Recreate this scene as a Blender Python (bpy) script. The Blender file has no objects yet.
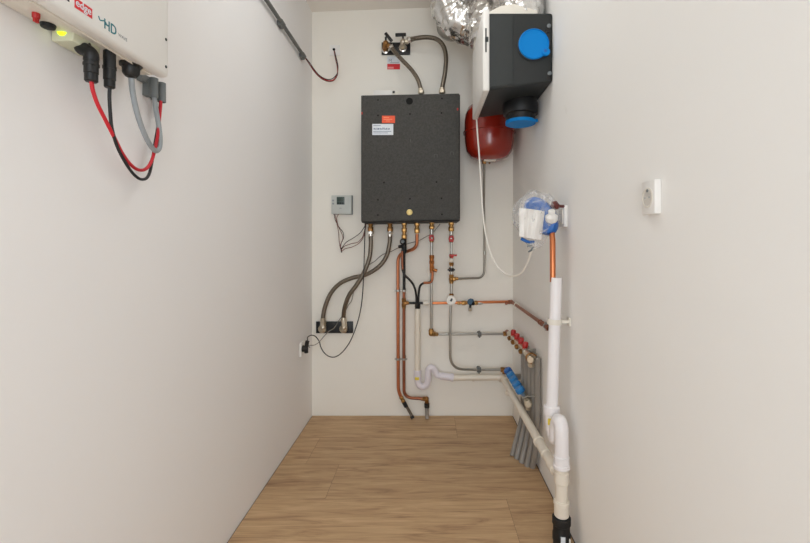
import bpy, bmesh, math, random
from mathutils import Vector, Matrix, noise
random.seed(7)
V = Vector
PI = math.pi
scn = bpy.context.scene
COL = scn.collection

# ------------------------------------------------------------------ measures
D = 2.727            # distance from the camera to the back wall
K = 154.0            # pixels of the photograph per metre at the back wall
CZ = 1.12            # camera height
XL, XR = -0.753, 0.5516   # side walls
ZC = 2.62            # ceiling at the left end of the back wall
YF = -1.5            # wall behind the camera
VX, VY = 428.0, 243.0


def at(px, py, s):
    """point seen at photograph position (px, py), at s times the distance of the back wall"""
    return V(((px - VX) * s / K, s * D, CZ - (py - VY) * s / K))


def onx(px, py, x):
    """point at photograph position (px, py) lying on the plane X = x"""
    return at(px, py, x * K / (px - VX))


def off(m):
    """depth factor of a point m metres in front of the back wall"""
    return (D - m) / D


# ------------------------------------------------------------------ materials
def lin(c):
    r = []
    for v in c:
        v /= 255.0
        r.append(v / 12.92 if v <= 0.04045 else ((v + 0.055) / 1.055) ** 2.4)
    return (*r, 1.0)


def mat(name, rgb, rough=0.5, metal=0.0, var=0.06, scale=30.0, bump=0.0, bscale=80.0, coat=0.0,
        emit=None, estr=0.0, spec=0.5):
    m = bpy.data.materials.new(name)
    m.use_nodes = True
    nt = m.node_tree
    b = nt.nodes['Principled BSDF']
    b.inputs['Roughness'].default_value = rough
    b.inputs['Metallic'].default_value = metal
    b.inputs['Specular IOR Level'].default_value = spec
    if coat:
        b.inputs['Coat Weight'].default_value = coat
    tc = nt.nodes.new('ShaderNodeTexCoord')
    n = nt.nodes.new('ShaderNodeTexNoise')
    n.inputs['Scale'].default_value = scale
    n.inputs['Detail'].default_value = 4
    nt.links.new(tc.outputs['Object'], n.inputs['Vector'])
    mx = nt.nodes.new('ShaderNodeMix')
    mx.data_type = 'RGBA'
    c = lin(rgb)
    mx.inputs['A'].default_value = (c[0] * (1 - var), c[1] * (1 - var), c[2] * (1 - var), 1)
    mx.inputs['B'].default_value = (min(1, c[0] * (1 + var)), min(1, c[1] * (1 + var)), min(1, c[2] * (1 + var)), 1)
    nt.links.new(n.outputs['Fac'], mx.inputs['Factor'])
    nt.links.new(mx.outputs['Result'], b.inputs['Base Color'])
    if bump:
        n2 = nt.nodes.new('ShaderNodeTexNoise')
        n2.inputs['Scale'].default_value = bscale
        n2.inputs['Detail'].default_value = 3
        nt.links.new(tc.outputs['Object'], n2.inputs['Vector'])
        bp = nt.nodes.new('ShaderNodeBump')
        bp.inputs['Strength'].default_value = bump
        bp.inputs['Distance'].default_value = 0.002
        nt.links.new(n2.outputs['Fac'], bp.inputs['Height'])
        nt.links.new(bp.outputs['Normal'], b.inputs['Normal'])
    if emit:
        b.inputs['Emission Color'].default_value = lin(emit)
        b.inputs['Emission Strength'].default_value = estr
    return m


def braid_mat(name, c1, c2):
    m = mat(name, c1, 0.38, 0.85)
    nt = m.node_tree
    b = nt.nodes['Principled BSDF']
    tc = nt.nodes.new('ShaderNodeTexCoord')
    w = nt.nodes.new('ShaderNodeTexWave')
    w.inputs['Scale'].default_value = 90
    w.bands_direction = 'DIAGONAL'
    w.inputs['Distortion'].default_value = 2
    nt.links.new(tc.outputs['Object'], w.inputs['Vector'])
    mx = nt.nodes.new('ShaderNodeMix')
    mx.data_type = 'RGBA'
    mx.inputs['A'].default_value = lin(c1)
    mx.inputs['B'].default_value = lin(c2)
    nt.links.new(w.outputs['Fac'], mx.inputs['Factor'])
    nt.links.new(mx.outputs['Result'], b.inputs['Base Color'])
    return m


WALLC = (222, 217, 211)
M = dict(
    wall=mat('painted plaster', (239, 238, 235), 0.85, var=0.012, scale=2.5, bump=0.12, bscale=60, spec=0.2),
    wall_l=mat('cool painted plaster', (240, 239, 239), 0.85, var=0.012, scale=2.5, bump=0.12, bscale=60, spec=0.2),
    wall_b=mat('warm painted plaster', (240, 237, 229), 0.85, var=0.012, scale=2.5, bump=0.12, bscale=60, spec=0.2),
    ceil=mat('ceiling plaster', (238, 233, 226), 0.9, var=0.02, scale=5, bump=0.2, bscale=90, spec=0.1),
    black_case=mat('dark grey foam casing', (66, 65, 62), 0.7, var=0.5, scale=90, bump=0.8, bscale=260, spec=0.4),
    black_edge=mat('black edge', (30, 30, 30), 0.7),
    black=mat('black plastic', (22, 22, 23), 0.45),
    hole=mat('hole black', (6, 6, 6), 0.9),
    dgrey=mat('dark grey foam plastic', (44, 48, 48), 0.6, var=0.06, scale=90, bump=0.15, bscale=250),
    dgrey2=mat('charcoal plastic', (34, 37, 37), 0.55, var=0.06, scale=90),
    white=mat('white plastic', (232, 230, 226), 0.35, var=0.01),
    offwhite=mat('off white plastic', (226, 221, 210), 0.4, var=0.015),
    pvc=mat('white drain plastic', (236, 233, 234), 0.3, var=0.01),
    pvc_cool=mat('lilac white trap plastic', (228, 223, 230), 0.3, var=0.015),
    pvc_warm=mat('cream drain plastic', (228, 220, 206), 0.35, var=0.015),
    ltgrey=mat('light grey plastic', (196, 200, 196), 0.45),
    grey=mat('grey cable plastic', (150, 156, 160), 0.5),
    grey_pipe=mat('grey conduit plastic', (146, 141, 134), 0.5, var=0.08),
    grey_clip=mat('grey clip plastic', (112, 118, 120), 0.5),
    conduit=mat('grey conduit', (104, 106, 104), 0.55),
    red=mat('red paint', (140, 34, 20), 0.25, var=0.05, scale=6, coat=0.5),
    red_pl=mat('red plastic', (178, 36, 36), 0.4),
    red_wire=mat('red cable', (196, 30, 44), 0.45),
    brown_wire=mat('red brown wire', (112, 56, 46), 0.5),
    black_wire=mat('black cable', (30, 30, 32), 0.5),
    grey_wire=mat('thin grey cable', (128, 122, 114), 0.5),
    white_wire=mat('white cable', (238, 234, 226), 0.4),
    orange=mat('orange paper', (238, 92, 58), 0.6),
    paper=mat('white paper', (222, 228, 234), 0.6),
    ink=mat('blue ink', (78, 96, 132), 0.7),
    inkred=mat('red print', (214, 44, 52), 0.6),
    inkdark=mat('dark print', (60, 62, 66), 0.6),
    inkteal=mat('teal print', (40, 116, 128), 0.6),
    inkgrey=mat('grey print', (150, 152, 154), 0.6),
    brass=mat('brass', (164, 124, 72), 0.3, 0.9, var=0.12, scale=60),
    brass_dark=mat('aged brass', (150, 108, 62), 0.38, 0.85, var=0.15, scale=60),
    copper=mat('copper', (196, 124, 88), 0.33, 0.9, var=0.14, scale=25),
    copper_hot=mat('bright copper', (214, 132, 88), 0.3, 0.9, var=0.14, scale=25),
    copper_dull=mat('dull copper', (150, 94, 70), 0.42, 0.8, var=0.14, scale=25),
    steel=mat('galvanised steel', (176, 174, 168), 0.3, 0.9, var=0.08, scale=40),
    chrome=mat('chrome', (214, 210, 204), 0.18, 1.0, var=0.04),
    nickel=mat('nickel', (206, 196, 178), 0.28, 0.95, var=0.05),
    braid=braid_mat('braided steel', (142, 132, 118), (96, 88, 78)),
    blue=mat('blue plastic', (0, 128, 206), 0.5, var=0.02, spec=.2),
    blue_dk=mat('deep blue plastic', (26, 98, 178), 0.4, var=0.05),
    blue_grip=mat('blue valve plastic', (44, 128, 196), 0.42, var=0.06),
    teal=mat('slate blue plastic', (44, 84, 112), 0.45),
    rubber=mat('black rubber', (20, 20, 20), 0.6),
    glass_dark=mat('liquid crystal screen', (70, 88, 84), 0.25),
    yellow=mat('yellow sticker', (228, 206, 70), 0.5),
    led=mat('lit green indicator', (190, 220, 40), 0.4, emit=(190, 230, 30), estr=1.4),
    rust=mat('dark red brown plastic', (92, 38, 32), 0.45),
    under=mat('dark floor gap', (84, 68, 52), 0.9),
    gauge=mat('gauge face', (232, 230, 224), 0.35),
)


def foil_material():
    m = mat('crinkled aluminium foil', (226, 225, 223), 0.25, 1.0, var=0.06, scale=30)
    nt = m.node_tree
    b = nt.nodes['Principled BSDF']
    tc = nt.nodes.new('ShaderNodeTexCoord')
    v = nt.nodes.new('ShaderNodeTexVoronoi')
    v.inputs['Scale'].default_value = 20
    v.feature = 'F1'
    n = nt.nodes.new('ShaderNodeTexNoise')
    n.inputs['Scale'].default_value = 26
    n.inputs['Detail'].default_value = 5
    ad = nt.nodes.new('ShaderNodeMath')
    ad.operation = 'ADD'
    nt.links.new(tc.outputs['Object'], v.inputs['Vector'])
    nt.links.new(tc.outputs['Object'], n.inputs['Vector'])
    nt.links.new(v.outputs['Distance'], ad.inputs[0])
    nt.links.new(n.outputs['Fac'], ad.inputs[1])
    bp = nt.nodes.new('ShaderNodeBump')
    bp.inputs['Strength'].default_value = 0.5
    bp.inputs['Distance'].default_value = 0.006
    nt.links.new(ad.outputs[0], bp.inputs['Height'])
    nt.links.new(bp.outputs['Normal'], b.inputs['Normal'])
    return m


def bag_material():
    m = bpy.data.materials.new('clear plastic film')
    m.use_nodes = True
    nt = m.node_tree
    b = nt.nodes['Principled BSDF']
    b.inputs['Base Color'].default_value = lin((236, 236, 236))
    b.inputs['Roughness'].default_value = 0.15
    tr = nt.nodes.new('ShaderNodeBsdfTransparent')
    tr.inputs['Color'].default_value = (0.97, 0.97, 0.97, 1)
    mx = nt.nodes.new('ShaderNodeMixShader')
    tc = nt.nodes.new('ShaderNodeTexCoord')
    n = nt.nodes.new('ShaderNodeTexNoise')
    n.inputs['Scale'].default_value = 26
    n.inputs['Detail'].default_value = 3
    n.inputs['Distortion'].default_value = 1.5
    nt.links.new(tc.outputs['Object'], n.inputs['Vector'])
    rp = nt.nodes.new('ShaderNodeMapRange')
    rp.inputs['From Min'].default_value = 0.42
    rp.inputs['From Max'].default_value = 0.72
    rp.inputs['To Min'].default_value = 0.10
    rp.inputs['To Max'].default_value = 0.42
    nt.links.new(n.outputs['Fac'], rp.inputs['Value'])
    nt.links.new(rp.outputs['Result'], mx.inputs['Fac'])
    nt.links.new(tr.outputs[0], mx.inputs[1])
    nt.links.new(b.outputs[0], mx.inputs[2])
    bp = nt.nodes.new('ShaderNodeBump')
    bp.inputs['Strength'].default_value = 0.6
    bp.inputs['Distance'].default_value = 0.01
    nt.links.new(n.outputs['Fac'], bp.inputs['Height'])
    nt.links.new(bp.outputs['Normal'], b.inputs['Normal'])
    nt.links.new(mx.outputs[0], nt.nodes['Material Output'].inputs['Surface'])
    return m


def floor_material():
    m = bpy.data.materials.new('oak plank laminate')
    m.use_nodes = True
    nt = m.node_tree
    N, L = nt.nodes.new, nt.links.new
    b = nt.nodes['Principled BSDF']
    b.inputs['Roughness'].default_value = 0.5
    b.inputs['Specular IOR Level'].default_value = 0.3
    tc = N('ShaderNodeTexCoord')
    a = N('ShaderNodeAttribute')
    a.attribute_name = 'plank'
    cmb = N('ShaderNodeCombineXYZ')
    ml = N('ShaderNodeMath'); ml.operation = 'MULTIPLY'; ml.inputs[1].default_value = 37.0
    L(a.outputs['Fac'], ml.inputs[0])
    L(ml.outputs[0], cmb.inputs['X']); L(ml.outputs[0], cmb.inputs['Z'])
    addv = N('ShaderNodeVectorMath'); addv.operation = 'ADD'
    L(tc.outputs['Object'], addv.inputs[0]); L(cmb.outputs[0], addv.inputs[1])
    mp = N('ShaderNodeMapping')
    mp.inputs['Scale'].default_value = (1.6, 15.0, 1.0)
    L(addv.outputs[0], mp.inputs['Vector'])
    n1 = N('ShaderNodeTexNoise')
    n1.inputs['Scale'].default_value = 2.2; n1.inputs['Detail'].default_value = 7
    n1.inputs['Roughness'].default_value = 0.62; n1.inputs['Distortion'].default_value = 0.7
    L(mp.outputs[0], n1.inputs['Vector'])
    mp2 = N('ShaderNodeMapping'); mp2.inputs['Scale'].default_value = (2.4, 60.0, 1.0)
    L(addv.outputs[0], mp2.inputs['Vector'])
    n2 = N('ShaderNodeTexNoise'); n2.inputs['Scale'].default_value = 3.0; n2.inputs['Detail'].default_value = 5
    L(mp2.outputs[0], n2.inputs['Vector'])
    r1 = N('ShaderNodeValToRGB')
    e = r1.color_ramp.elements
    e[0].position = 0.28; e[0].color = lin((142, 104, 68))
    e[1].position = 0.72; e[1].color = lin((212, 176, 128))
    x = e.new(0.44); x.color = lin((186, 148, 102))
    x = e.new(0.56); x.color = lin((198, 160, 112))
    L(n1.outputs['Fac'], r1.inputs['Fac'])
    mx = N('ShaderNodeMix'); mx.data_type = 'RGBA'; mx.blend_type = 'MULTIPLY'
    mx.inputs['Factor'].default_value = 0.35
    r2 = N('ShaderNodeValToRGB')
    r2.color_ramp.elements[0].position = 0.35; r2.color_ramp.elements[0].color = (0.72, 0.68, 0.62, 1)
    r2.color_ramp.elements[1].position = 0.6; r2.color_ramp.elements[1].color = (1, 1, 1, 1)
    L(n2.outputs['Fac'], r2.inputs['Fac'])
    L(r1.outputs['Color'], mx.inputs['A']); L(r2.outputs['Color'], mx.inputs['B'])
    hs = N('ShaderNodeHueSaturation'); hs.inputs['Saturation'].default_value = 0.87
    mr = N('ShaderNodeMapRange'); mr.inputs['To Min'].default_value = 0.96; mr.inputs['To Max'].default_value = 1.05
    L(a.outputs['Fac'], mr.inputs['Value']); L(mr.outputs[0], hs.inputs['Value'])
    L(mx.outputs['Result'], hs.inputs['Color']); L(hs.outputs[0], b.inputs['Base Color'])
    bp = N('ShaderNodeBump'); bp.inputs['Strength'].default_value = 0.15; bp.inputs['Distance'].default_value = 0.002
    L(n2.outputs['Fac'], bp.inputs['Height']); L(bp.outputs[0], b.inputs['Normal'])
    return m


def scuff(m):
    nt = m.node_tree
    b = nt.nodes['Principled BSDF']
    src = b.inputs['Base Color'].links[0].from_socket
    tc = nt.nodes.new('ShaderNodeTexCoord')
    n = nt.nodes.new('ShaderNodeTexNoise')
    n.inputs['Scale'].default_value = 7.0; n.inputs['Detail'].default_value = 6; n.inputs['Distortion'].default_value = .4
    nt.links.new(tc.outputs['Object'], n.inputs['Vector'])
    mr = nt.nodes.new('ShaderNodeMapRange')
    mr.inputs['From Min'].default_value = .70; mr.inputs['From Max'].default_value = .76
    mr.inputs['To Max'].default_value = .16
    nt.links.new(n.outputs['Fac'], mr.inputs['Value'])
    mx = nt.nodes.new('ShaderNodeMix'); mx.data_type = 'RGBA'
    mx.inputs['B'].default_value = lin((176, 166, 156))
    nt.links.new(mr.outputs[0], mx.inputs['Factor'])
    nt.links.new(src, mx.inputs['A'])
    nt.links.new(mx.outputs['Result'], b.inputs['Base Color'])


scuff(M['wall'])
M['foil'] = foil_material()
M['bag'] = bag_material()
M['floor'] = floor_material()


# ------------------------------------------------------------------ mesh helpers
def frame_to(d):
    """rotation whose Z axis is d"""
    return V((0, 0, 1)).rotation_difference(V(d).normalized()).to_matrix().to_4x4()


class B:
    """collects shapes for ONE mesh, in world coordinates"""

    def __init__(self):
        self.bm = bmesh.new()

    def box(self, lo, hi, bev=0.0, rot=None, seg=2):
        lo, hi = V(lo), V(hi)
        c = (lo + hi) / 2
        t = bmesh.new()
        bmesh.ops.create_cube(t, size=1)
        bmesh.ops.scale(t, vec=(abs(hi.x - lo.x), abs(hi.y - lo.y), abs(hi.z - lo.z)), verts=t.verts)
        if bev:
            bmesh.ops.bevel(t, geom=t.edges[:] , offset=bev, segments=seg, affect='EDGES', profile=0.6)
        m = Matrix.Translation(c)
        if rot is not None:
            m = m @ rot.to_4x4()
        self._merge(t, m)
        return self

    def _merge(self, t, m=Matrix.Identity(4)):
        t.transform(m)
        me = bpy.data.meshes.new('tmp')
        t.to_mesh(me)
        t.free()
        self.bm.from_mesh(me)
        bpy.data.meshes.remove(me)

    def lathe(self, prof, c, axis=(0, 0, 1), seg=28, caps=True, sx=1.0, ridges=0, rdepth=0.0):
        """prof: list of (radius, height along the axis)"""
        t = bmesh.new()
        rings = []
        for r, h in prof:
            ring = []
            for i in range(seg):
                a = 2 * PI * i / seg
                rr = r
                if ridges:
                    rr = r * (1 - rdepth * (0.5 + 0.5 * math.cos(ridges * a)))
                ring.append(t.verts.new((rr * math.cos(a) * sx, rr * math.sin(a), h)))
            rings.append(ring)
        for a, b in zip(rings, rings[1:]):
            for i in range(seg):
                j = (i + 1) % seg
                t.faces.new((a[i], a[j], b[j], b[i]))
        if caps:
            t.faces.new(rings[0][::-1])
            t.faces.new(rings[-1])
        self._merge(t, Matrix.Translation(V(c)) @ frame_to(axis))
        return self

    def cyl(self, p0, p1, r, seg=20, r1=None, bev=0.0):
        p0, p1 = V(p0), V(p1)
        d = p1 - p0
        L = d.length
        r1 = r if r1 is None else r1
        if bev:
            prof = [(r - bev, 0), (r, bev), (r1, L - bev), (r1 - bev, L)]
        else:
            prof = [(r, 0), (r1, L)]
        return self.lathe(prof, p0, d, seg)

    def hexa(self, p0, p1, r):
        p0, p1 = V(p0), V(p1)
        d = p1 - p0
        L = d.length
        return self.lathe([(r * .94, 0), (r, L * .06), (r, L * .94), (r * .94, L)], p0, d, 6)

    def sphere(self, c, r, seg=20, scale=(1, 1, 1)):
        t = bmesh.new()
        bmesh.ops.create_uvsphere(t, u_segments=seg, v_segments=seg // 2, radius=r)
        bmesh.ops.scale(t, vec=scale, verts=t.verts)
        self._merge(t, Matrix.Translation(V(c)))
        return self

    def tube(self, pts, r, seg=12, smooth=True, sub=7, rf=None):
        """round tube along a path; rf(i/n, a) may vary the radius"""
        P = spline(pts, sub) if smooth and len(pts) > 2 else [V(p) for p in pts]
        n = len(P)
        t = bmesh.new()
        T0 = (P[1] - P[0]).normalized()
        up = V((0, 0, 1)) if abs(T0.z) < .9 else V((0, 1, 0))
        nrm = (up - T0 * up.dot(T0)).normalized()
        rings = []
        for i in range(n):
            T = (P[min(i + 1, n - 1)] - P[max(i - 1, 0)]).normalized()
            nrm = (nrm - T * nrm.dot(T)).normalized()
            bn = T.cross(nrm)
            ring = []
            for k in range(seg):
                a = 2 * PI * k / seg
                rr = r if rf is None else r * rf(i / (n - 1), a)
                ring.append(t.verts.new(P[i] + (nrm * math.cos(a) + bn * math.sin(a)) * rr))
            rings.append(ring)
        for a, b in zip(rings, rings[1:]):
            for i in range(seg):
                j = (i + 1) % seg
                t.faces.new((a[i], a[j], b[j], b[i]))
        t.faces.new(rings[0][::-1])
        t.faces.new(rings[-1])
        self._merge(t)
        return self

    def prism(self, pts, d, bev=0.0):
        """polygon pts (world) extruded by vector d"""
        t = bmesh.new()
        vs = [t.verts.new(V(p)) for p in pts]
        f = t.faces.new(vs)
        r = bmesh.ops.extrude_face_region(t, geom=[f])
        bmesh.ops.translate(t, vec=V(d), verts=[v for v in r['geom'] if isinstance(v, bmesh.types.BMVert)])
        bmesh.ops.recalc_face_normals(t, faces=t.faces)
        if bev:
            bmesh.ops.bevel(t, geom=t.edges[:], offset=bev, segments=3, affect='EDGES', profile=0.6)
        self._merge(t)
        return self

    def quad(self, a, b, c, d):
        vs = [self.bm.verts.new(V(p)) for p in (a, b, c, d)]
        self.bm.faces.new(vs)
        return self


def spline(pts, sub=7):
    P = [V(p) for p in pts]
    P = [P[0] * 2 - P[1]] + P + [P[-1] * 2 - P[-2]]
    out = []
    for i in range(1, len(P) - 2):
        p0, p1, p2, p3 = P[i - 1], P[i], P[i + 1], P[i + 2]
        for k in range(sub):
            t = k / sub
            # centripetal-like tension keeps straight stretches straight
            m1 = (p2 - p0) * 0.5
            m2 = (p3 - p1) * 0.5
            l = (p2 - p1).length
            if m1.length > l: m1 *= l / m1.length
            if m2.length > l: m2 *= l / m2.length
            h1 = 2 * t**3 - 3 * t**2 + 1; h2 = t**3 - 2 * t**2 + t
            h3 = -2 * t**3 + 3 * t**2; h4 = t**3 - t**2
            out.append(p1 * h1 + m1 * h2 + p2 * h3 + m2 * h4)
    out.append(P[-2])
    return out


def fillet(pts, r, n=6):
    """straight pipe path with rounded corners"""
    P = [V(p) for p in pts]
    out = [P[0]]
    for i in range(1, len(P) - 1):
        a, b, c = P[i - 1], P[i], P[i + 1]
        u, w = (a - b), (c - b)
        rr = min(r, u.length * .49, w.length * .49)
        p, q = b + u.normalized() * rr, b + w.normalized() * rr
        for k in range(n + 1):
            t = k / n
            out.append(p * (1 - t)**2 + b * 2 * t * (1 - t) + q * t * t)
    out.append(P[-1])
    return out


ROOT = {}


def finish(name, b, material, loc, parent=None, smooth=True):
    bm = b.bm
    bmesh.ops.recalc_face_normals(bm, faces=bm.faces)
    bmesh.ops.translate(bm, vec=-V(loc), verts=bm.verts)
    me = bpy.data.meshes.new(name)
    bm.to_mesh(me)
    bm.free()
    me.materials.append(material)
    if smooth:
        me.polygons.foreach_set('use_smooth', [True] * len(me.polygons))
        me.set_sharp_from_angle(angle=math.radians(38))
    o = bpy.data.objects.new(name, me)
    COL.objects.link(o)
    if parent is not None:
        o.parent = parent
    else:
        o.location = V(loc)
    return o


def thing(name, label, cat, loc, group=None):
    o = bpy.data.objects.new(name, None)
    o.empty_display_size = 0.05
    COL.objects.link(o)
    o.location = V(loc)
    o['label'] = label
    o['category'] = cat
    if group:
        o['group'] = group
    ROOT[o.name] = V(loc)
    return o


def rootloc(o):
    while o.parent is not None:
        o = o.parent
    return ROOT[o.name]


def part(name, b, m, parent, label=None, smooth=True):
    o = finish(name, b, M[m] if isinstance(m, str) else m, rootloc(parent), parent, smooth)
    if label:
        o['label'] = label
    return o


def single(name, b, m, label, cat, loc=None, group=None, smooth=True):
    if loc is None:
        c = V((0, 0, 0))
        for v in b.bm.verts:
            c += v.co
        loc = c / max(1, len(b.bm.verts))
    o = finish(name, b, M[m] if isinstance(m, str) else m, loc, None, smooth)
    o['label'] = label
    o['category'] = cat
    if group:
        o['group'] = group
    return o


def struct(name, b, m):
    o = finish(name, b, M[m], (0, 0, 0), None, False)
    o['kind'] = 'structure'
    return o


def text_shape(b, txt, size, origin, xdir, ydir, depth=0.0006, width=None, bold=0.0):
    """adds lettering; origin is the lower left corner"""
    cu = bpy.data.curves.new('t', 'FONT')
    cu.body = txt
    cu.size = size
    cu.extrude = depth / 2
    cu.offset = bold
    cu.resolution_u = 3
    o = bpy.data.objects.new('t', cu)
    COL.objects.link(o)
    bpy.context.view_layer.update()
    dg = bpy.context.evaluated_depsgraph_get()
    me = bpy.data.meshes.new_from_object(o.evaluated_get(dg))
    xs = [v.co.x for v in me.vertices]
    k = 1.0
    if width:
        k = width / (max(xs) - min(xs))
    x0 = min(xs)
    X, Y = V(xdir).normalized(), V(ydir).normalized()
    Z = X.cross(Y)
    for v in me.vertices:
        c = v.co.copy()
        v.co = V(origin) + X * ((c.x - x0) * k) + Y * c.y + Z * c.z
    b.bm.from_mesh(me)
    bpy.data.meshes.remove(me)
    bpy.data.objects.remove(o)
    bpy.data.curves.remove(cu)
    return b


# ------------------------------------------------------------------ the room
T = 0.12
CT = -0.04       # the ceiling line climbs slightly to the right


def cz(x):
    return ZC + (x - XL) * 0.038


bk = B(); bk.box((XL - T, D, -0.1), (XR + T, D + T, cz(XR) + .2)); struct('wall_back', bk, 'wall_b')
b = B(); b.box((XL - T, YF, -0.1), (XL, D, ZC + .2)); struct('wall_left', b, 'wall_l')
b = B(); b.box((XR, YF, -0.1), (XR + T, D, cz(XR) + .2)); struct('wall_right', b, 'wall')
# wall behind the camera, with the open doorway the daylight comes through
b = B()
b.box((XL - T, YF - T, -0.1), (-0.55, YF, ZC + .2))
b.box((0.35, YF - T, -0.1), (XR + T, YF, ZC + .2))
b.box((-0.55, YF - T, 2.1), (0.35, YF, ZC + .2))
struct('wall_front', b, 'wall')
b = B()
z1, z2 = cz(XL - T), cz(XR + T)
b.prism([(XL - T, YF - T, z1), (XR + T, YF - T, z2), (XR + T, YF - T, z2 + .15), (XL - T, YF - T, z1 + .15)], (0, D - YF + 2 * T, 0))
struct('ceiling', b, 'ceil')

# floor: one mesh of planks over a dark gap
me = bpy.data.meshes.new('floor')
bm = bmesh.new()
lay = bm.faces.layers.float.new('plank')
W = 0.1055 * D
y_top = 0.9905 * D
rows = []
y = y_top
rows.append((y_top, D + 0.0))
while y > YF - T:
    rows.append((y - W, y)); y -= W
joints = {1: [0.17], 2: [-.62], 3: [0.1 - .55], 4: [0.343], 5: [-.2], 6: [0.3], 7: [-.35], 8: [.05]}
g = 0.0005
for i, (ya, yb) in enumerate(rows):
    js = sorted(joints.get(i, [random.uniform(-.6, .5)]))
    xs = [XL + 0.0035] + js + [XR - 0.005]
    for x0, x1 in zip(xs, xs[1:]):
        if i == 0:
            yb = D - 0.003
        vs = [bm.verts.new(c) for c in ((x0 + g, ya + g, 0), (x1 - g, ya + g, 0), (x1 - g, yb - g, 0), (x0 + g, yb - g, 0))]
        f = bm.faces.new(vs)
        f[lay] = random.random()
        f.material_index = 0
vs = [bm.verts.new(c) for c in ((XL, YF - T, -.003), (XR, YF - T, -.003), (XR, D, -.003), (XL, D, -.003))]
f = bm.faces.new(vs); f.material_index = 1
bm.to_mesh(me); bm.free()
me.materials.append(M['floor']); me.materials.append(M['under'])
fl = bpy.data.objects.new('floor', me); COL.objects.link(fl); fl['kind'] = 'structure'


# ------------------------------------------------------------------ small fittings
def union(bld, p0, p1, r, n=1):
    """a nut with collars between two points"""
    p0, p1 = V(p0), V(p1)
    d = p1 - p0
    bld.cyl(p0, p1, r * .78, 18)
    for k in range(n):
        a = p0 + d * ((k + .06) / n)
        c = p0 + d * ((k + .70) / n)
        bld.hexa(a, c, r)
    return bld


def wall_clip(parent, p, axis, r, wall, m='steel', w=0.012):
    """ring round a pipe with a stud into the wall"""
    p = V(p)
    a = V(axis).normalized()
    b = B()
    b.lathe([(r + .001, -w / 2), (r + .004, -w / 2), (r + .004, w / 2), (r + .001, w / 2)], p, a, 20, caps=False)
    q = V((p.x, D, p.z)) if wall == 'back' else V((XR if wall == 'right' else XL, p.y, p.z))
    dr = (q - p).normalized()
    b.cyl(p + dr * (r + .002), q, .0035, 10)
    b.cyl(q - dr * .004, q, .011, 14)
    side = a.cross(dr)
    for s in (-1, 1):
        c = p + side * s * (r + .006)
        b.box(c - V((.005, .005, .005)), c + V((.005, .005, .005)), .001)
    return part('pipe_clip', b, m, parent)


# ------------------------------------------------------------------ the wall-hung heating unit
SB = 0.897
c = at(410, 158.3, (SB + 1) / 2)
BX0, BX1 = -67 * SB / K, 31.3 * SB / K
BZ1, BZ0 = CZ + (VY - 94.3) * SB / K, CZ + (VY - 220.6) * SB / K
BY = SB * D
root = thing('heating_unit', 'large charcoal box-shaped heating unit hung on the back wall with orange and white stickers', 'heating unit',
             ((BX0 + BX1) / 2, D, (BZ0 + BZ1) / 2))
HS = .0058        # the unit hangs a touch higher at its right end
b = B(); b.prism([(BX0 + .002, BY + .012, BZ0 - HS - .006), (BX1 + .005, BY + .012, BZ0 + HS - .006), (BX1 + .005, BY + .012, BZ1 + HS - .003), (BX0 + .002, BY + .012, BZ1 - HS - .003)], (0, D - BY - .012, 0), .003); part('casing', b, 'black_edge', root)
b = B(); b.prism([(BX0, BY, BZ0 - HS), (BX1, BY, BZ0 + HS), (BX1, BY, BZ1 + HS), (BX0, BY, BZ1 - HS)], (0, .05, 0), .005); part('front_cover', b, 'black_case', root)


def face(px, py, dy=0.0):
    p = at(px, py, SB); p.y = BY - dy
    return p


def sticker(px0, py0, px1, py1, dy):
    return face(px0, py1, dy), face(px1, py0, dy)


b = B(); p, q = sticker(382, 115.8, 395, 123, .0012); b.box((p.x, BY - .0012, p.z), (q.x, BY + .002, q.z))
st = part('orange_sticker', b, 'orange', root)
b = B()
for i, (u0, u1, v) in enumerate([(.12, .55, .75), (.12, .8, .5), (.3, .62, .28)]):
    x0, x1 = p.x + (q.x - p.x) * u0, p.x + (q.x - p.x) * u1
    z = p.z + (q.z - p.z) * v
    b.box((x0, BY - .0018, z - .002), (x1, BY - .001, z + .002))
part('print', b, mat('pale orange print', (248, 150, 110), .6), st)
b = B(); p, q = sticker(372.3, 124, 393.3, 135, .0016); b.box((p.x, BY - .0016, p.z), (q.x, BY + .002, q.z))
st = part('white_sticker', b, 'paper', root)
b = B()
rr = random.Random(3)
x = p.x + .008
while x < q.x - .02:
    wd = rr.uniform(.003, .010); h = rr.uniform(.006, .013)
    z = p.z + (q.z - p.z) * .48
    b.box((x, BY - .0022, z), (x + wd * .6, BY - .0014, z + h)); x += wd
for v, u1 in ((.32, .9), (.18, .75), (.84, .4)):
    z = p.z + (q.z - p.z) * v
    b.box((p.x + .006, BY - .0022, z - .0012), (p.x + (q.x - p.x) * u1, BY - .0014, z + .0012))
part('print', b, 'ink', st)
p = face(409.5, 101.2)
b = B(); b.lathe([(.020, 0), (.020, .003)], p + V((0, .002, 0)), (0, -1, 0), 28, sx=1.0); part('port_hole', b, 'hole', root)
p = face(409.5, 212.3)
b = B(); b.lathe([(.0155, 0), (.0175, .002), (.0175, .005), (.014, .007)], p + V((0, .001, 0)), (0, -1, 0), 28); part('round_badge', b, mat('pale brass badge', (222, 198, 130), .35, .4), root)
for (px, py) in [(378, 100), (442, 98.5), (378, 115.5), (410, 114), (441.5, 113), (378, 199.8), (410, 198.8), (441.5, 198.3), (378, 215), (442, 214.2), (436.5, 182), (384, 182.5)]:
    p = face(px, py)
    b = B(); b.lathe([(.0048, 0), (.0048, .0015), (.003, .0022)], p + V((0, .001, 0)), (0, -1, 0), 12); part('screw', b, 'hole', root)
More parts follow.
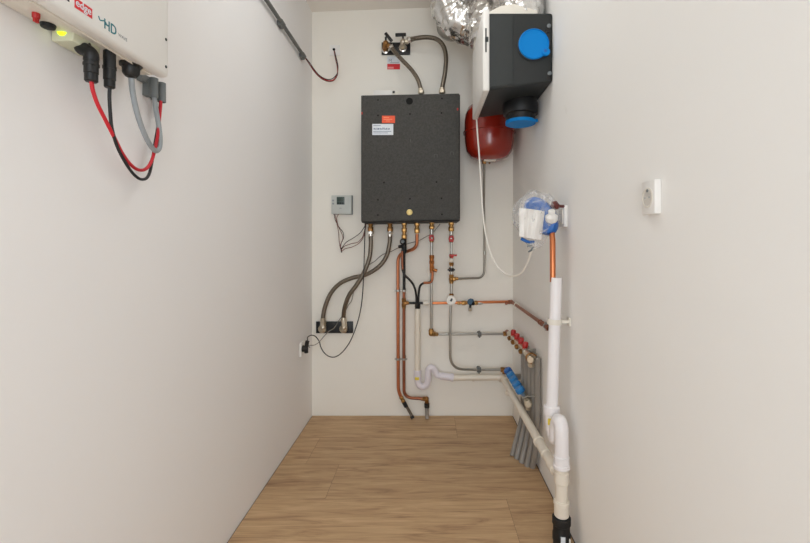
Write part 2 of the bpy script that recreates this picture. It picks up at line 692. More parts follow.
for (px, py, w) in [(410.5, 140.5, .0015), (435.8, 156, .009), (452, 153.5, .009), (451.5, 181, .009)]:
    p = face(px, py)
    b = B()
    if w < .005:
        b.box(p - V((w, .001, .010)), p + V((w, .002, .010)))
    else:
        for sx in (-1, 1):
            b.box(p + V((sx * w - .0012, -.001, -w)), p + V((sx * w + .0012, .002, w)))
        b.box(p + V((-w, -.001, w - .001)), p + V((w, .002, w + .001)))
    part('moulded_mark', b, mat('worn grey mark', (92, 92, 90), .8), root)
for (px, py) in [(362.0, 113.2), (457.6, 109.2)]:
    p = face(px, py)
    b = B(); b.box(p - V((.004, .0016, .007)), p + V((.004, .002, .007)), .001); part('red_mark', b, 'red_pl', root)

# white box lying on top of the unit
p, q = at(373.5, 94.6, .935), at(392, 90.2, .935)
root = thing('connection_box', 'flat white box lying on top of the charcoal heating unit', 'box', (p.x, p.y, BZ1))
b = B(); b.box((p.x, p.y, BZ1 - .002), (q.x, p.y + .07, q.z), .003); part('box_body', b, 'white', root)
q2 = at(398.5, 91.3, .935)
b = B(); b.box((q.x, p.y + .005, BZ1 + .002), (q2.x, p.y + .06, q2.z), .003); part('end_block', b, 'offwhite', root)
b = B(); b.box((q.x + .003, p.y + .001, q2.z - .010), (q.x + .017, p.y + .008, q2.z + .003), .001); part('gland', b, 'dgrey', root)

# ------------------------------------------------------------------ shut-off valves above
p, q = at(381.8, 55.2, 1), at(410.3, 43.2, 1)
b = B(); b.box((p.x, D - .012, p.z), (q.x, D, q.z), .002)
single('mounting_plate', b, 'black', 'small black mounting plate high on the back wall behind two brass valves', 'plate')
VD = off(.075)
for i, (px, py, ang) in enumerate([(385.8, 48, -.9), (403, 46.5, .04)]):
    lab = ['left brass shut-off valve on the small black plate, its black lever tilted',
           'right brass shut-off valve on the small black plate, its black lever level'][i]
    w = at(px, py + 3.0, 1)
    root = thing('shutoff_valve', lab, 'valve', (w.x, D - .012, w.z), 'brass valves on the small upper black plate')
    b = B(); b.lathe([(.018, 0), (.026, .002), (.026, .010), (.018, .014)], V((w.x, D - .012, w.z)), (0, -1, 0), 26)
    part('rosette', b, 'chrome', root, 'chrome rosette')
    k = at(px, py - 4.5, VD)
    b = B()
    b.tube(fillet([V((w.x, D - .014, w.z)), V((w.x, k.y, w.z)), k], .03), .014, 16, smooth=False)
    b.hexa(V((w.x, D - .05, w.z)), V((w.x, D - .028, w.z)), .02)
    b.sphere(k, .019)
    dirn = V((.75, -.1, -.62)) if i == 0 else V((1, -.1, .05))
    b.cyl(k, k + dirn.normalized() * .035, .012)
    b.hexa(k + dirn.normalized() * .018, k + dirn.normalized() * .034, .0155)
    part('valve_body', b, 'nickel' if i else 'brass_dark', root)
    h = at(388.6 if i == 0 else 400.7, 37.2 if i == 0 else 34.8, VD)
    b = B()
    b.box(h + V((-.034, -.006, -.010)), h + V((.034, .006, .010)), .004, rot=Matrix.Rotation(-ang, 3, 'Y'))
    b.cyl(k, V((k.x, k.y - .004, h.z)), .006)
    part('lever', b, 'black', root, 'black lever')


def hose(name, label, pts, r, group, fit0, fit1, m='braid', fl=.03, fr=1.35):
    root = thing(name, label, 'hose', pts[0], group)
    P = spline(pts, 10)
    b = B(); b.tube(P, r, 14, smooth=False); part('braided_sleeve', b, m, root)
    for a, c, f in ((P[0], P[2], fit0), (P[-1], P[-3], fit1)):
        if f:
            d = (c - a).normalized()
            b = B(); b.cyl(a - d * .004, a + d * fl, r * 1.22, 18, bev=.001); b.hexa(a, a + d * fl * .55, r * fr + .002)
            part('end_fitting', b, f, root, 'shiny metal end fitting')
    return root


hose('flexible_hose', 'short braided hose running diagonally from the left upper valve to the heating unit top',
     [at(390.5, 46.5, VD), at(396.5, 54, .955), at(404, 62, .95), at(412, 70.5, .945), at(417.5, 79, .94), at(420.5, 88, .937), at(421.3, 93.4, .937)],
     .0125, 'braided hoses at the heating unit', 'chrome', 'nickel')
hose('flexible_hose', 'arched braided hose looping from the right upper valve over to the heating unit top',
     [at(408.5, 40.2, VD), at(416, 38.3, .957), at(427, 37.3, .95), at(437, 39.5, .945), at(443.5, 46.5, .942), at(446, 58, .94), at(444.8, 74, .938), at(442.5, 86, .937), at(442, 93, .937)],
     .0135, 'braided hoses at the heating unit', 'chrome', 'nickel')

# red and white tag under the valves
p, q = at(387.3, 69.5, 1), at(400, 56.5, 1)
root = thing('notice_tag', 'small white and red paper tag on the wall below the upper black plate', 'tag', (p.x, D, p.z))
b = B(); b.box((p.x, D - .002, p.z), (q.x, D, q.z)); part('paper', b, 'paper', root)
b = B(); zz = p.z + (q.z - p.z) * .42
b.box((p.x, D - .003, p.z), (q.x, D - .0018, zz)); part('red_band', b, 'inkred', root, 'red lower band')
b = B(); b.box((p.x + .003, D - .0036, p.z + .004), (p.x + (q.x - p.x) * .5, D - .0028, p.z + .016)); part('pale_patch', b, mat('pale pink print', (236, 150, 150), .6), root)
b = B()
text_shape(b, 'M', .028, (p.x + .010, D - .0026, zz + .012), (1, 0, 0), (0, 0, 1))
b.box((p.x + .02, D - .003, zz + .006), (q.x - .008, D - .0018, zz + .009))
part('print', b, 'inkgrey', root)

# ------------------------------------------------------------------ left: wires, thermostat
x = XL + .018
root = thing('cable_conduit', 'grey cable conduit running level along the top of the left wall', 'conduit', (x, .92 * D, 2.236))
b = B(); e0 = onx(304.5, 57.2, x); zc_ = e0.z
b.cyl((x, .30 * D, zc_), (x, e0.y, zc_), .0098, 18); part('tube', b, 'conduit', root)
for px in (281.8, 303.2):
    p = onx(px, 20, x)
    b = B(); b.box((XL, p.y - .022, zc_ - .020), (x + .004, p.y + .022, zc_ + .006), .004)
    b.lathe([(.0098, -.020), (.0130, -.020), (.0130, .020), (.0098, .020)], (x, p.y, zc_), (0, 1, 0), 18, caps=False)
    part('saddle_clip', b, 'conduit', root)

p = at(334.8, 50.5, 1)
root = thing('blank_plate', 'square white cover plate on the back wall where red wires enter', 'cover plate', (p.x, D, p.z))
b = B(); b.box(p + V((-.034, -.006, -.034)), p + V((.034, 0, .034)), .002); part('plate', b, 'wall', root)
b = B(); b.lathe([(.0085, 0), (.0085, .003)], p + V((-.004, -.0055, .004)), (0, -1, 0), 16); part('wire_hole', b, 'hole', root, 'dark wire hole')
root = thing('wire_pair', 'dangling red and black wires looping from the conduit end to the cover plate', 'wires', e0)
base = [(304.5, 57.2, .925), (309, 63.5, .93), (314.5, 71, .945), (321, 77.3, .955), (328, 80.5, .965), (333.5, 79.6, .97), (337, 74.5, .975), (337.2, 67, .98), (335.3, 58, .985), (334.2, 51, .994)]
for i, (nm, m_) in enumerate([('red_wire', 'red_wire'), ('black_wire', 'black_wire'), ('brown_wire', 'brown_wire')]):
    b = B()
    b.tube([at(px + (0, .9, .3)[i] * math.sin(k * .9 + i), py + (0, -1.2, .9)[i] * math.sin(PI * k / 9), s - .003 * i) for k, (px, py, s) in enumerate(base)], .0027, 8)
    part(nm, b, m_, root)

# thermostat
p, q = at(331.3, 214, off(.03)), at(351.5, 195.3, off(.03))
yf = D - .032
root = thing('thermostat', 'pale grey room thermostat with a small dark screen left of the heating unit', 'thermostat', ((p.x + q.x) / 2, D, p.z))
b = B(); b.box((p.x, yf, p.z), (q.x, D - .006, q.z), .005); part('body', b, 'ltgrey', root)
b = B(); b.box((p.x + .006, D - .008, p.z - .002), (q.x + .004, D, q.z + .002), .002); part('side_shade_plate', b, 'grey_clip', root)  # dark plate set out to the right, paints the shade beside the body
a, c = at(336.8, 204.6, off(.03)), at(344.6, 196.9, off(.03))
b = B(); b.box((a.x, yf - .0015, a.z), (c.x, yf + .003, c.z), .001); sc = part('screen', b, 'glass_dark', root)
b = B(); text_shape(b, '20.5', .022, (a.x + .006, yf - .002, a.z + .024), (1, 0, 0), (0, 0, 1), width=.034)
for k in range(3):
    b.box((a.x + .004 + k * .015, yf - .0024, a.z + .004), (a.x + .014 + k * .015, yf - .001, a.z + .013))
part('digits', b, 'hole', sc)
for (px, py) in [(333.3, 200.5), (333.3, 203.6)]:
    k = at(px, py, off(.03))
    b = B(); b.box((k.x - .006, yf - .003, k.z - .006), (k.x + .006, yf + .002, k.z + .006), .0015); part('button', b, 'grey', root)
b = B(); k = at(340.5, 208.2, off(.03)); b.box((k.x - .008, yf - .001, k.z - .002), (k.x + .008, yf + .002, k.z + .002)); part('nameplate', b, 'grey', root)

root = thing('thermostat_cable', 'thin red-brown and black wires dangling from the thermostat to the heating unit', 'wires', at(334, 214, .99))
s = .985
W1 = [(334, 214), (335.2, 220), (339, 227), (343, 232.5), (343.5, 238), (341, 244), (341, 249), (346, 242.5), (353, 238.2), (360, 233), (364.8, 226), (365.8, 222)]
W2 = [(334.8, 214), (336.5, 222), (338.5, 232), (339.3, 242), (341, 249.5), (344, 246.5), (351, 243.8), (358, 242), (362.5, 237), (364.8, 229), (366, 222)]
W3 = [(338.5, 214), (336.8, 218), (338.2, 226), (342, 234), (342.8, 239), (340.5, 245), (341.5, 251), (345, 248.8), (352, 247), (359, 243.2), (363.2, 237.5), (365.2, 230), (366.4, 222)]
for i, (wv, m_, nm) in enumerate([(W1, 'black_wire', 'black_wire'), (W2, 'brown_wire', 'brown_wire'), (W3, 'brown_wire', 'brown_wire')]):
    b = B(); b.tube([at(px, py, s - .002 * i) for px, py in wv], .0021, 8); part(nm, b, m_, root)
b = B(); b.cyl(at(341.1, 247.5, .983), at(341.6, 252.5, .983), .004, 10); part('tie', b, 'black_wire', root)

# ------------------------------------------------------------------ lower black plate, its fittings and hoses
p, q = at(316.5, 332.8, 1), at(353.3, 321.2, 1)
b = B(); b.box((p.x, D - .014, p.z), (q.x, D, q.z), .002)
single('mounting_plate', b, 'black', 'long black mounting plate low on the back wall behind two hose elbows', 'plate')
LS = off(.055)
for i, px in enumerate((323, 344)):
    w = at(px, 328.5, 1)
    k = at(px, 327.5, LS)
    root = thing('wall_elbow', ['left nickel hose elbow on the long lower black plate', 'right nickel hose elbow on the long lower black plate'][i], 'elbow', (w.x, D - .014, w.z), 'hose elbows on the long lower black plate')
    b = B(); b.lathe([(.020, 0), (.027, .003), (.025, .010), (.018, .014)], (w.x, D - .014, w.z), (0, -1, 0), 24); part('rosette', b, 'nickel', root)
    b = B(); b.cyl((w.x, D - .02, k.z), k, .017); b.sphere(k, .021); b.cyl(k, k + V((0, 0, .035)), .015)
    b.hexa(k + V((0, 0, .012)), k + V((0, 0, .03)), .019)
    part('elbow_body', b, 'nickel', root)

hose('flexible_hose', 'braided hose from the heating unit bottom to the right elbow on the lower black plate',
     [at(370.6, 231.5, .962), at(370.8, 245, .962), at(369.3, 258, .962), at(364, 272.5, .96), at(356.5, 285, .96), at(349, 295.5, .962), at(344.8, 307, .97), at(343.6, 316, off(.055)), at(344, 322.5, LS)],
     .0135, 'braided hoses at the heating unit', 'chrome', 'nickel')
hose('flexible_hose', 'braided hose from the heating unit bottom to the left elbow on the lower black plate',
     [at(390, 231.5, .972), at(389.6, 243, .974), at(386.5, 256, .976), at(379, 266.5, .977), at(366, 274.6, .979), at(352, 278.0, .979), at(340, 283.5, .979), at(331, 293, .979), at(325.3, 306, .979), at(323.2, 316, .979), at(323, 322.5, LS)],
     .0135, 'braided hoses at the heating unit', 'chrome', 'nickel')
for i, (px, s) in enumerate(((370.6, .962), (390, .972))):
    p = at(px, 231.5, s)
    b = B(); union(b, V((p.x, p.y, p.z - .004)), V((p.x, p.y, BZ0 + .03)), .018, 2)
    single('pipe_union', b, 'brass_dark', ['brass union above the leftmost hose under the heating unit', 'brass union above the second hose from the left under the heating unit'][i], 'union', group='brass unions under the heating unit')

# socket on the left wall with plug and cables
k0 = onx(301.3, 348.6, XL)
root = thing('wall_socket', 'white socket low on the left wall near the corner with a black plug in it', 'socket', k0)
b = B(); b.box((XL, k0.y - .04, k0.z - .041), (XL + .012, k0.y + .04, k0.z + .041), .003); part('plate', b, 'white', root)
b = B(); b.lathe([(.024, 0), (.024, .002), (.018, .003)], (XL + .011, k0.y, k0.z), (1, 0, 0), 24); part('insert', b, 'offwhite', root)
PX = XL + .035
b = B(); k = V((PX, k0.y - .02, k0.z + .005))
b.cyl((XL + .014, k.y, k.z), (PX + .008, k.y, k.z), .020, 18, r1=.015)
b.tube([k + V((0, 0, -.025)), k, k + V((.004, 0, .03)), k + V((.008, 0, .045))], .012, 12)
single('power_plug', b, 'rubber', 'black right-angled plug in the socket on the left wall', 'plug')
kk = k + V((.008, 0, .045))
b = B()
b.tube([kk, at(307.8, 337, .93), at(311.5, 335.2, .94), at(315.5, 336.5, .95), at(319.3, 341.5, .955), at(320.6, 346.5, .96), at(324, 352.5, .96), at(329.5, 356.6, .962), at(335.5, 356.8, .962), at(342.5, 352, .962),
        at(349.5, 342.5, .96), at(355, 330, .956), at(359.5, 315, .953), at(362, 300, .95), at(363.4, 280, .945), at(364.3, 255, .94), at(365.2, 222.5, .938)], .0032, 8, sub=9)
single('power_cable', b, 'black_wire', 'black power cable hanging in a deep loop from the heating unit to the plug', 'cable')
b = B()
b.tube([at(440, 224.0, .978), at(432.5, 233, .983), at(425, 237.3, .988), at(418, 241, .99), at(409, 243.3, .985), at(398, 248, .986), at(390, 252, .99), at(382, 255, .993), at(374.5, 261.5, .995), at(370.8, 263.6, .996), at(364, 270, .9965), at(357, 282, .9965),
        at(353.6, 292, .9965), at(351.5, 301, .996), at(348.5, 305, .996), at(346.5, 309, .996), at(342, 316, .9955), at(338.5, 321, .984), at(336, 325.5, .956), at(333.5, 328.5, .955), at(328.7, 331.5, .957), at(322.5, 338, .957), at(319, 342.2, .95), at(314.5, 345, .945), at(309, 345.6, .93), V((PX + .02, k0.y - .02, k0.z + .012))], .0024, 8, sub=7)
single('sensor_cable', b, 'grey_wire', 'thin grey cable crossing behind the braided hoses down to the plug', 'cable')

# ------------------------------------------------------------------ pipe runs on the back wall
S1 = .965   # runs under the unit
S2 = .981   # runs crossing behind
R15 = .0082


def top_union(root, px, py1, s, n=2, m='brass', r=.0165):
    p = at(px, py1, s)
    b = B(); union(b, p, V((p.x, p.y, BZ0 + .02)), r, n)
    part('union_nut', b, m, root, 'brass union nut')


# copper run on the far left
root = thing('copper_pipe', 'leftmost copper pipe, bending from under the heating unit down to the floor', 'pipe', at(398, 416, .985))
top_union(root, 417, 233.5, S1)
b = B(); b.tube(fillet([at(417, 234, S1), at(417, 248, .967), at(397.9, 254.5, .987), at(398, 330, .985), at(398.3, 391, .984), at(402.5, 400, .984)], .05, 8), .0105, 14, smooth=False)
part('pipe', b, 'copper', root)
b = B(); union(b, at(400.8, 396.6, .983), at(404.2, 403, .984), .013, 2); part('compression_fitting', b, 'brass', root, 'brass fitting')
b = B(); b.tube([at(404.2, 402.5, .984), at(408, 409, .984), at(411, 414.5, .983), at(412.6, 418.2, .98)], .0095, 12); part('flexible_tail', b, 'braid', root, 'short grey braided tail')
b = B(); b.cyl(at(403.6, 401.8, .984), at(406.3, 406.8, .984), .013, 16); part('ferrule', b, 'rubber', root, 'black ferrule')
b = B(); b.cyl(at(411.6, 416, .981), at(412.9, 418.6, .979), .012, 14); part('ferrule', b, 'rubber', root, 'black ferrule')
for py in (290.6, 359):
    wall_clip(root, at(398, py, .985), (0, 0, 1), .0105, 'back')

# second run from the left, with a black valve
root = thing('copper_pipe', 'second copper pipe from left, black valve on top, foot bent right', 'pipe', at(404, 416, .985))
top_union(root, 404.2, 239.2, S1, 3)
b = B(); b.cyl(at(404, 238.5, S1), at(404, 253.5, S1), .0165, 18, bev=.003); b.lathe([(.018, 0), (.02, .004), (.02, .02), (.012, .03)], at(403.4, 242, S1), (-.1, -1, .1), 20)
b.cyl(at(404, 246, S1), at(398.5, 246.8, .96), .010, 14, bev=.002)
vb = part('valve_body', b, 'rubber', root, 'black valve body')
b = B(); b.lathe([(.011, .029), (.0115, .032), (.006, .034)], at(403.4, 242, S1), (-.1, -1, .1), 18); part('valve_cap', b, 'grey_clip', vb)
b = B(); b.tube(fillet([at(404, 253, S1), at(404.1, 275, .975), at(404, 292, .978)], .01), .0095, 14, smooth=False); part('insulated_pipe', b, 'black_wire', root, 'black sleeved stretch of pipe')
b = B(); b.tube(fillet([at(404, 291, .978), at(403.8, 340, .978), at(404, 397.6, .978), at(426.5, 398.8, .978)], .055, 8), .0100, 14, smooth=False); part('pipe', b, 'copper_dull', root)
b = B(); p = at(403.9, 303, .978); union(b, p + V((0, 0, .03)), p - V((0, 0, .035)), .0155, 2); union(b, p, at(408.8, 303, .979), .013, 1); part('tee', b, 'brass_dark', root, 'aged brass tee')
b = B(); p = at(426.6, 398.9, .978); b.sphere(p, .0145); union(b, p, p - V((.035, 0, 0)), .0145, 1); union(b, p, at(426.8, 403.5, .98), .0145, 1); part('elbow', b, 'brass_dark', root, 'aged brass elbow')
b = B(); b.cyl(at(426.8, 403, .98), at(426.9, 407.6, .98), .0165, 16, bev=.002); part('ferrule', b, 'rubber', root, 'black ferrule')
b = B(); b.tube([at(426.9, 407, .98), at(427, 413, .981), at(427.1, 418.6, .978)], .0125, 14); part('flexible_tail', b, 'grey_pipe', root, 'short grey tail')
for py in (290.6, 359):
    wall_clip(root, at(404, py, .978), (0, 0, 1), .0100, 'back')

# two discharge pipes that meet in the funnel
root = thing('discharge_pipe', 'thin dark discharge pipe curving from the black valve down into the drain funnel', 'pipe', at(416, 303, S2), 'discharge pipes into the drain funnel')
b = B(); b.tube([at(402.2, 250, .960), at(402.2, 262, .958), at(402.6, 270, .957), at(405.2, 275.5, .957), at(409, 279.2, .96), at(412.5, 283.4, .965), at(415, 289, .972), at(416.2, 296, .978), at(416.4, 305.5, .981)], .0068, 12)
part('tube', b, 'black_wire', root)
b = B(); b.tube([at(402.2, 251, .960), at(402.2, 262, .958), at(402.5, 269.5, .957)], .0073, 12); part('bare_stretch', b, 'copper_dull', root, 'bare copper stretch')

# third run: steel pipe with red valve, ends low at the right wall
root = thing('steel_pipe', 'steel pipe with one red valve and a brass elbow, dropping to the upper horizontal run', 'pipe', at(431.5, 333, S1))
top_union(root, 431.7, 229.2, S1, 2, r=.017)
PV = at(431.7, 229, S1)
b = B(); b.cyl(PV, at(431.6, 258, S1), R15, 14); b.cyl(at(431.6, 229.5, S1), at(431.6, 234.5, S1), .0125, 16, bev=.002)
b.tube(fillet([at(431.4, 270, S1), at(431.2, 333.8, S1), at(436.5, 334.2, S2), at(506, 333.8, S2)], .012), R15, 14, smooth=False); part('pipe', b, 'steel', root)
b = B(); b.cyl(at(431.6, 236, S1), at(431.6, 242.4, S1), .014, 18, bev=.003); b.sphere(at(431.6, 239.2, S1), .0175)
vv = part('ball_valve', b, 'brass', root, 'brass ball valve')
b = B(); c = at(431.4, 238, S1) + V((0, -.021, 0)); b.box(c + V((-.014, -.003, -.020)), c + V((.014, .003, .020)), .003); b.box(c + V((-.017, -.004, -.006)), c + V((.017, .012, .010)), .004)
part('lever', b, 'red_pl', vv, 'red lever')
b = B(); b.lathe([(.006, 0), (.006, .006), (.003, .008)], c + V((.003, -.003, 0)), (0, -1, 0), 12); part('lever_screw', b, 'chrome', vv)
b = B(); union(b, at(431.7, 255, S1), at(431.7, 265.5, S1), .0175, 2); union(b, at(431.8, 265, S1), at(431.8, 273, S1), .0165, 1); b.cyl(at(431.7, 269, S1), at(431.7, 269, S1) + V((.034, -.004, -.012)), .010, 14)
part('safety_fitting', b, mat('copper-toned brass', (182, 116, 66), .35, .9, var=.15, scale=60), root, 'copper toned brass fitting')
c = at(432.0, 271.6, S1)
b = B(); b.lathe([(.004, -.001), (.031, 0), (.031, .006), (.010, .009)], c + V((.0, .014, 0)), (-.1, 1, .1), 22); part('white_collar', b, 'offwhite', root, 'white plastic collar behind the fitting')
p = at(431.2, 333.6, S1)
b = B(); b.sphere(p, .0165); union(b, p + V((0, 0, .005)), p + V((0, 0, .032)), .0165, 1); union(b, p, at(437, 334.3, S2), .0165, 1); part('elbow', b, 'brass', root, 'brass elbow')
wall_clip(root, at(479.5, 334.2, S2), (1, 0, 0), R15 + .003, 'back', 'conduit', w=.022)
c2 = at(505.5, 333.8, S2)
b = B(); union(b, at(503.0, 333.8, S2), at(508.2, 333.7, S2), .0155, 1); b.sphere(at(508, 333.7, S2), .013); part('end_elbow', b, 'brass_dark', root, 'aged brass end elbow')

root = thing('discharge_pipe', 'thin discharge pipe, copper then black, stepping left from the steel pipe into the drain funnel', 'pipe', at(418.5, 303, S2), 'discharge pipes into the drain funnel')
P3 = fillet([at(432.6, 271.5, .955), at(432.2, 282.6, .957), at(420.5, 283, .965), at(418.5, 293, .976), at(418.2, 305.5, .981)], .05, 8)
b = B(); b.tube(P3, .0072, 12, smooth=False); part('tube', b, 'black_wire', root)
P3b = fillet([at(432.6, 271.5, .955), at(432.2, 282.6, .957), at(424, 282.9, .9625)], .05, 8)
b = B(); b.tube(P3b, .0080, 12, smooth=False); part('bare_stretch', b, 'copper', root, 'bare copper stretch')

# fourth run with gauge
root = thing('steel_pipe', 'steel pipe with red valve, red tap and round white gauge, curving right', 'pipe', at(450.5, 369, S1))
top_union(root, 451.2, 231.5, S1, 2, r=.0175)
b = B(); b.cyl(at(451.2, 230, S1), at(451.4, 300, S1), R15 * .95, 14); b.cyl(at(451.2, 231, S1), at(451.2, 235.5, S1), .0125, 16, bev=.002)
b.tube(fillet([at(451.2, 298, S1), at(450.2, 320, S1), at(450.2, 369, S1), at(478, 369.8, S2), at(503, 369.6, S2)], .10, 10), R15, 14, smooth=False); part('pipe', b, 'steel', root)
b = B(); b.cyl(at(451.2, 235.8, S1), at(451.2, 242.4, S1), .014, 18, bev=.003); b.sphere(at(451.2, 239.2, S1), .0175)
vv = part('ball_valve', b, 'brass', root, 'brass ball valve')
c = at(451.1, 238.8, S1) + V((0, -.021, 0))
b = B(); b.box(c + V((-.014, -.003, -.020)), c + V((.014, .003, .020)), .003); b.box(c + V((-.017, -.004, -.010)), c + V((.017, .012, .008)), .004); part('lever', b, 'red_pl', vv, 'red lever')
b = B(); b.lathe([(.006, 0), (.006, .006), (.003, .008)], c + V((.0, -.003, .002)), (0, -1, 0), 12); part('lever_screw', b, 'chrome', vv)
b = B(); union(b, at(451.4, 254, S1), at(451.4, 258.5, S1), .015, 1); part('tap_body', b, 'brass_dark', root, 'aged brass tap body')
b = B(); union(b, at(451.4, 262.3, S1), at(451.4, 266, S1), .0165, 1); part('tap_nut', b, 'brass_dark', root, 'aged brass tap body')
b = B(); c = at(452.6, 255.2, S1) + V((0, -.018, 0)); b.box(c + V((-.022, -.006, -.006)), c + V((.026, .006, .006)), .003); b.cyl(c, c + V((-.008, .004, -.020)), .008); part('tap_lever', b, 'red_pl', root, 'red tap lever')
b = B(); b.sphere(at(451.4, 260.3, .958), .0145); b.cyl(at(451.4, 260.3, S1), at(451.4, 260.3, S1) + V((0, -.03, 0)), .010, 16, bev=.002); part('white_cap', b, 'offwhite', root, 'white cap')
wall_clip(root, at(451.3, 269.7, S1), (0, 0, 1), .012, 'back', 'black', w=.022)
b = B(); b.cyl(at(451.3, 268.5, S1), at(451.3, 271, S1), .0135, 18); part('clip_liner', b, 'chrome', root)
b = B(); p = at(451.4, 279, S1); union(b, p + V((0, 0, .028)), p - V((0, 0, .028)), .0165, 2); union(b, p, p + V((.042, 0, .002)), .0135, 1); b.sphere(p, .017); part('tee', b, 'brass', root, 'brass tee')
b = B(); union(b, at(451.4, 293.5, S1), at(451.4, 297.5, S1), .0155, 1); part('gauge_nut', b, 'brass_dark', root)
c = at(451.2, 300.4, .957)
b = B(); b.lathe([(.020, .022), (.0285, .018), (.0285, 0), (.026, -.004)][::-1], c, (0, 1, 0), 32); g_ = part('gauge', b, 'gauge', root, 'round white gauge')
b = B(); b.lathe([(.0285, 0), (.0305, 0), (.0305, .02), (.0285, .02)], c, (0, 1, 0), 32, caps=False); part('gauge_rim', b, 'offwhite', g_)
b = B(); yy = c.y - .0045
b.box((c.x - .004, yy - .001, c.z - .004), (c.x + .007, yy + .001, c.z + .013), rot=Matrix.Rotation(.35, 3, 'Y')); b.lathe([(.007, 0), (.005, .003)], (c.x, yy + .001, c.z), (0, -1, 0), 16)
b.box((c.x - .009, yy - .001, c.z - .002), (c.x + .004, yy + .001, c.z + .001)); part('needle', b, 'inkdark', g_)
wall_clip(root, at(479.0, 369.8, S2), (1, 0, 0), R15 + .004, 'back', 'conduit', w=.024)
b = B(); union(b, at(500.5, 369.7, S2), at(505.2, 369.6, S2), .0165, 1); b.sphere(at(505, 369.7, S2), .015); b.cyl(at(504, 369, S2), at(504, 374, .975), .011, 14, bev=.002); part('end_elbow', b, 'brass_dark', root, 'aged brass end elbow')

# pipe from the expansion vessel to the tee
root = thing('vessel_pipe', 'grey pipe dropping from the red vessel and curving left into the brass tee', 'pipe', at(484, 270, .985))
b = B(); b.tube(fillet([at(456.5, 278.8, S1), at(484.0, 277.8, .982), at(484.6, 262, .984), at(484.0, 205, .97), at(484.2, 162, .935)], .085, 10), .0072, 12, smooth=False); part('pipe', b, mat('dull grey metal', (150, 146, 138), .4, .75), root)
b = B(); p = at(484.6, 253, .982); b.cyl(p + V((0, 0, .012)), p - V((0, 0, .012)), .0098, 14, bev=.002); part('joint_sleeve', b, 'steel', root)

# horizontal copper run and its leg along the right wall
root = thing('copper_pipe', 'horizontal copper pipe with a blue drain valve, turning along the right wall', 'pipe', at(470, 303, S2))
XP = .530
ce = V((XP, .981 * D, .746))
b = B(); b.cyl(at(431, 303.2, S2), ce - V((.0, 0, .0)), .0088, 14); part('pipe', b, 'copper_hot', root)
b = B(); b.cyl(at(408, 303, .979), at(423, 303.1, S2), .0080, 14); part('sleeve', b, 'black_wire', root, 'black sleeved stretch')
b = B(); b.cyl(at(423, 303.1, S2), at(432, 303.2, S2), .0092, 14); b.cyl(at(424, 303.1, S2), at(428.6, 303.1, S2), .0155, 18, bev=.003); part('white_clip', b, 'offwhite', root, 'white plastic clip')
b = B(); union(b, at(457, 303, S2), at(461.6, 303, S2), .0115, 1); union(b, at(461.5, 303, S2), at(467.5, 302.8, S2), .0145, 1); part('coupling', b, 'brass', root, 'brass coupling')
b = B(); union(b, at(474, 302.8, S2), at(478, 303, S2), .0145, 1); part('coupling', b, 'brass', root, 'brass coupling')
b = B(); c = at(470.6, 302.2, .972); b.lathe([(.012, .035), (.0205, .030), (.0225, .016), (.0225, .004), (.018, 0)][::-1], c, (.25, 1, 0), 24, ridges=8, rdepth=.08)
dv = part('drain_valve', b, 'teal', root, 'slate blue drain valve')
b = B(); b.cyl(at(470.4, 304, .975), at(470.2, 308.5, .972), .0075, 12); b.cyl(at(472, 303, .972), at(474.4, 304.2, .972), .016, 12, r1=.008); part('drain_spout', b, 'rubber', dv, 'black spout')
b = B(); b.hexa(at(470.2, 308, .972), at(470.2, 311, .972), .013); part('spout_nut', b, 'nickel', dv)
b = B(); union(b, at(478, 303.1, S2), at(482.5, 303.1, S2), .0108, 1); part('steel_sleeve', b, 'steel', root)
b = B(); union(b, at(505, 302.9, S2), ce, .0135, 2); b.sphere(ce, .013); union(b, ce, ce - V((0, .05, 0)), .0125, 1); part('corner_elbow', b, 'copper_dull', root, 'dull copper corner elbow')
pe = onx(549.2, 328.3, XP); pe.z = .746
b = B(); b.cyl(ce, pe, .0088, 14); part('wall_leg', b, 'copper_dull', root, 'dull copper leg along the right wall')
p = onx(516, 305, XP); wall_clip(root, (XP, p.y, .746), (0, 1, 0), .0088, 'right', 'offwhite')
p = onx(541.5, 323, XP)
b = B(); union(b, V((XP, p.y + .04, .746)), V((XP, p.y - .03, .746)), .0125, 2); part('coupling', b, 'copper_dull', root)
b = B(); union(b, V((XP, pe.y + .03, .746)), V((XP, pe.y, .746)), .0135, 1); part('coupling', b, 'copper_dull', root)
wall_clip(root, (XP, onx(546, 326, XP).y, .746), (0, 1, 0), .0088, 'right', 'steel')

# ------------------------------------------------------------------ drain: funnel, trap, long sloping pipe
root = thing('condensate_drain', 'white drain pipe with a black funnel and U-bend on the back wall', 'drain pipe', at(417.5, 385, S2))
c = at(417.6, 309, S2)
b = B(); b.lathe([(.0165, -.006), (.0165, .012), (.018, .014), (.018, .040), (.0150, .042), (.0150, .01)], c, (0, 0, 1), 22); part('funnel', b, 'rubber', root, 'black funnel')
b = B(); b.cyl(at(417.5, 373, S2), at(417.6, 308.5, S2), .0185, 22); b.cyl(at(417.5, 331, S2), at(417.5, 333.4, S2), .0205, 22, bev=.001); part('upper_pipe', b, 'pvc_warm', root)
b = B(); b.cyl(at(417.5, 379, S2), at(417.5, 370, S2), .0245, 24, bev=.003)
b.tube([at(417.5, 376, S2), at(417.6, 380.5, S2), at(419.3, 385, S2), at(423, 386.8, S2), at(426.8, 384.5, S2), at(428, 380, S2), at(428.1, 373, S2), at(429.3, 368.5, S2), at(432, 367.6, S2), at(434.6, 370.5, S2), at(437.2, 374.5, S2), at(441, 376, S2)], .0205, 20, sub=6)
b.cyl(at(440, 375.9, S2), at(453, 377.6, S2), .0225, 22, bev=.004); b.cyl(at(450.5, 377.2, S2), at(453.5, 377.6, S2), .0255, 22, bev=.002)
part('trap', b, 'pvc_cool', root, 'lilac white U-bend')
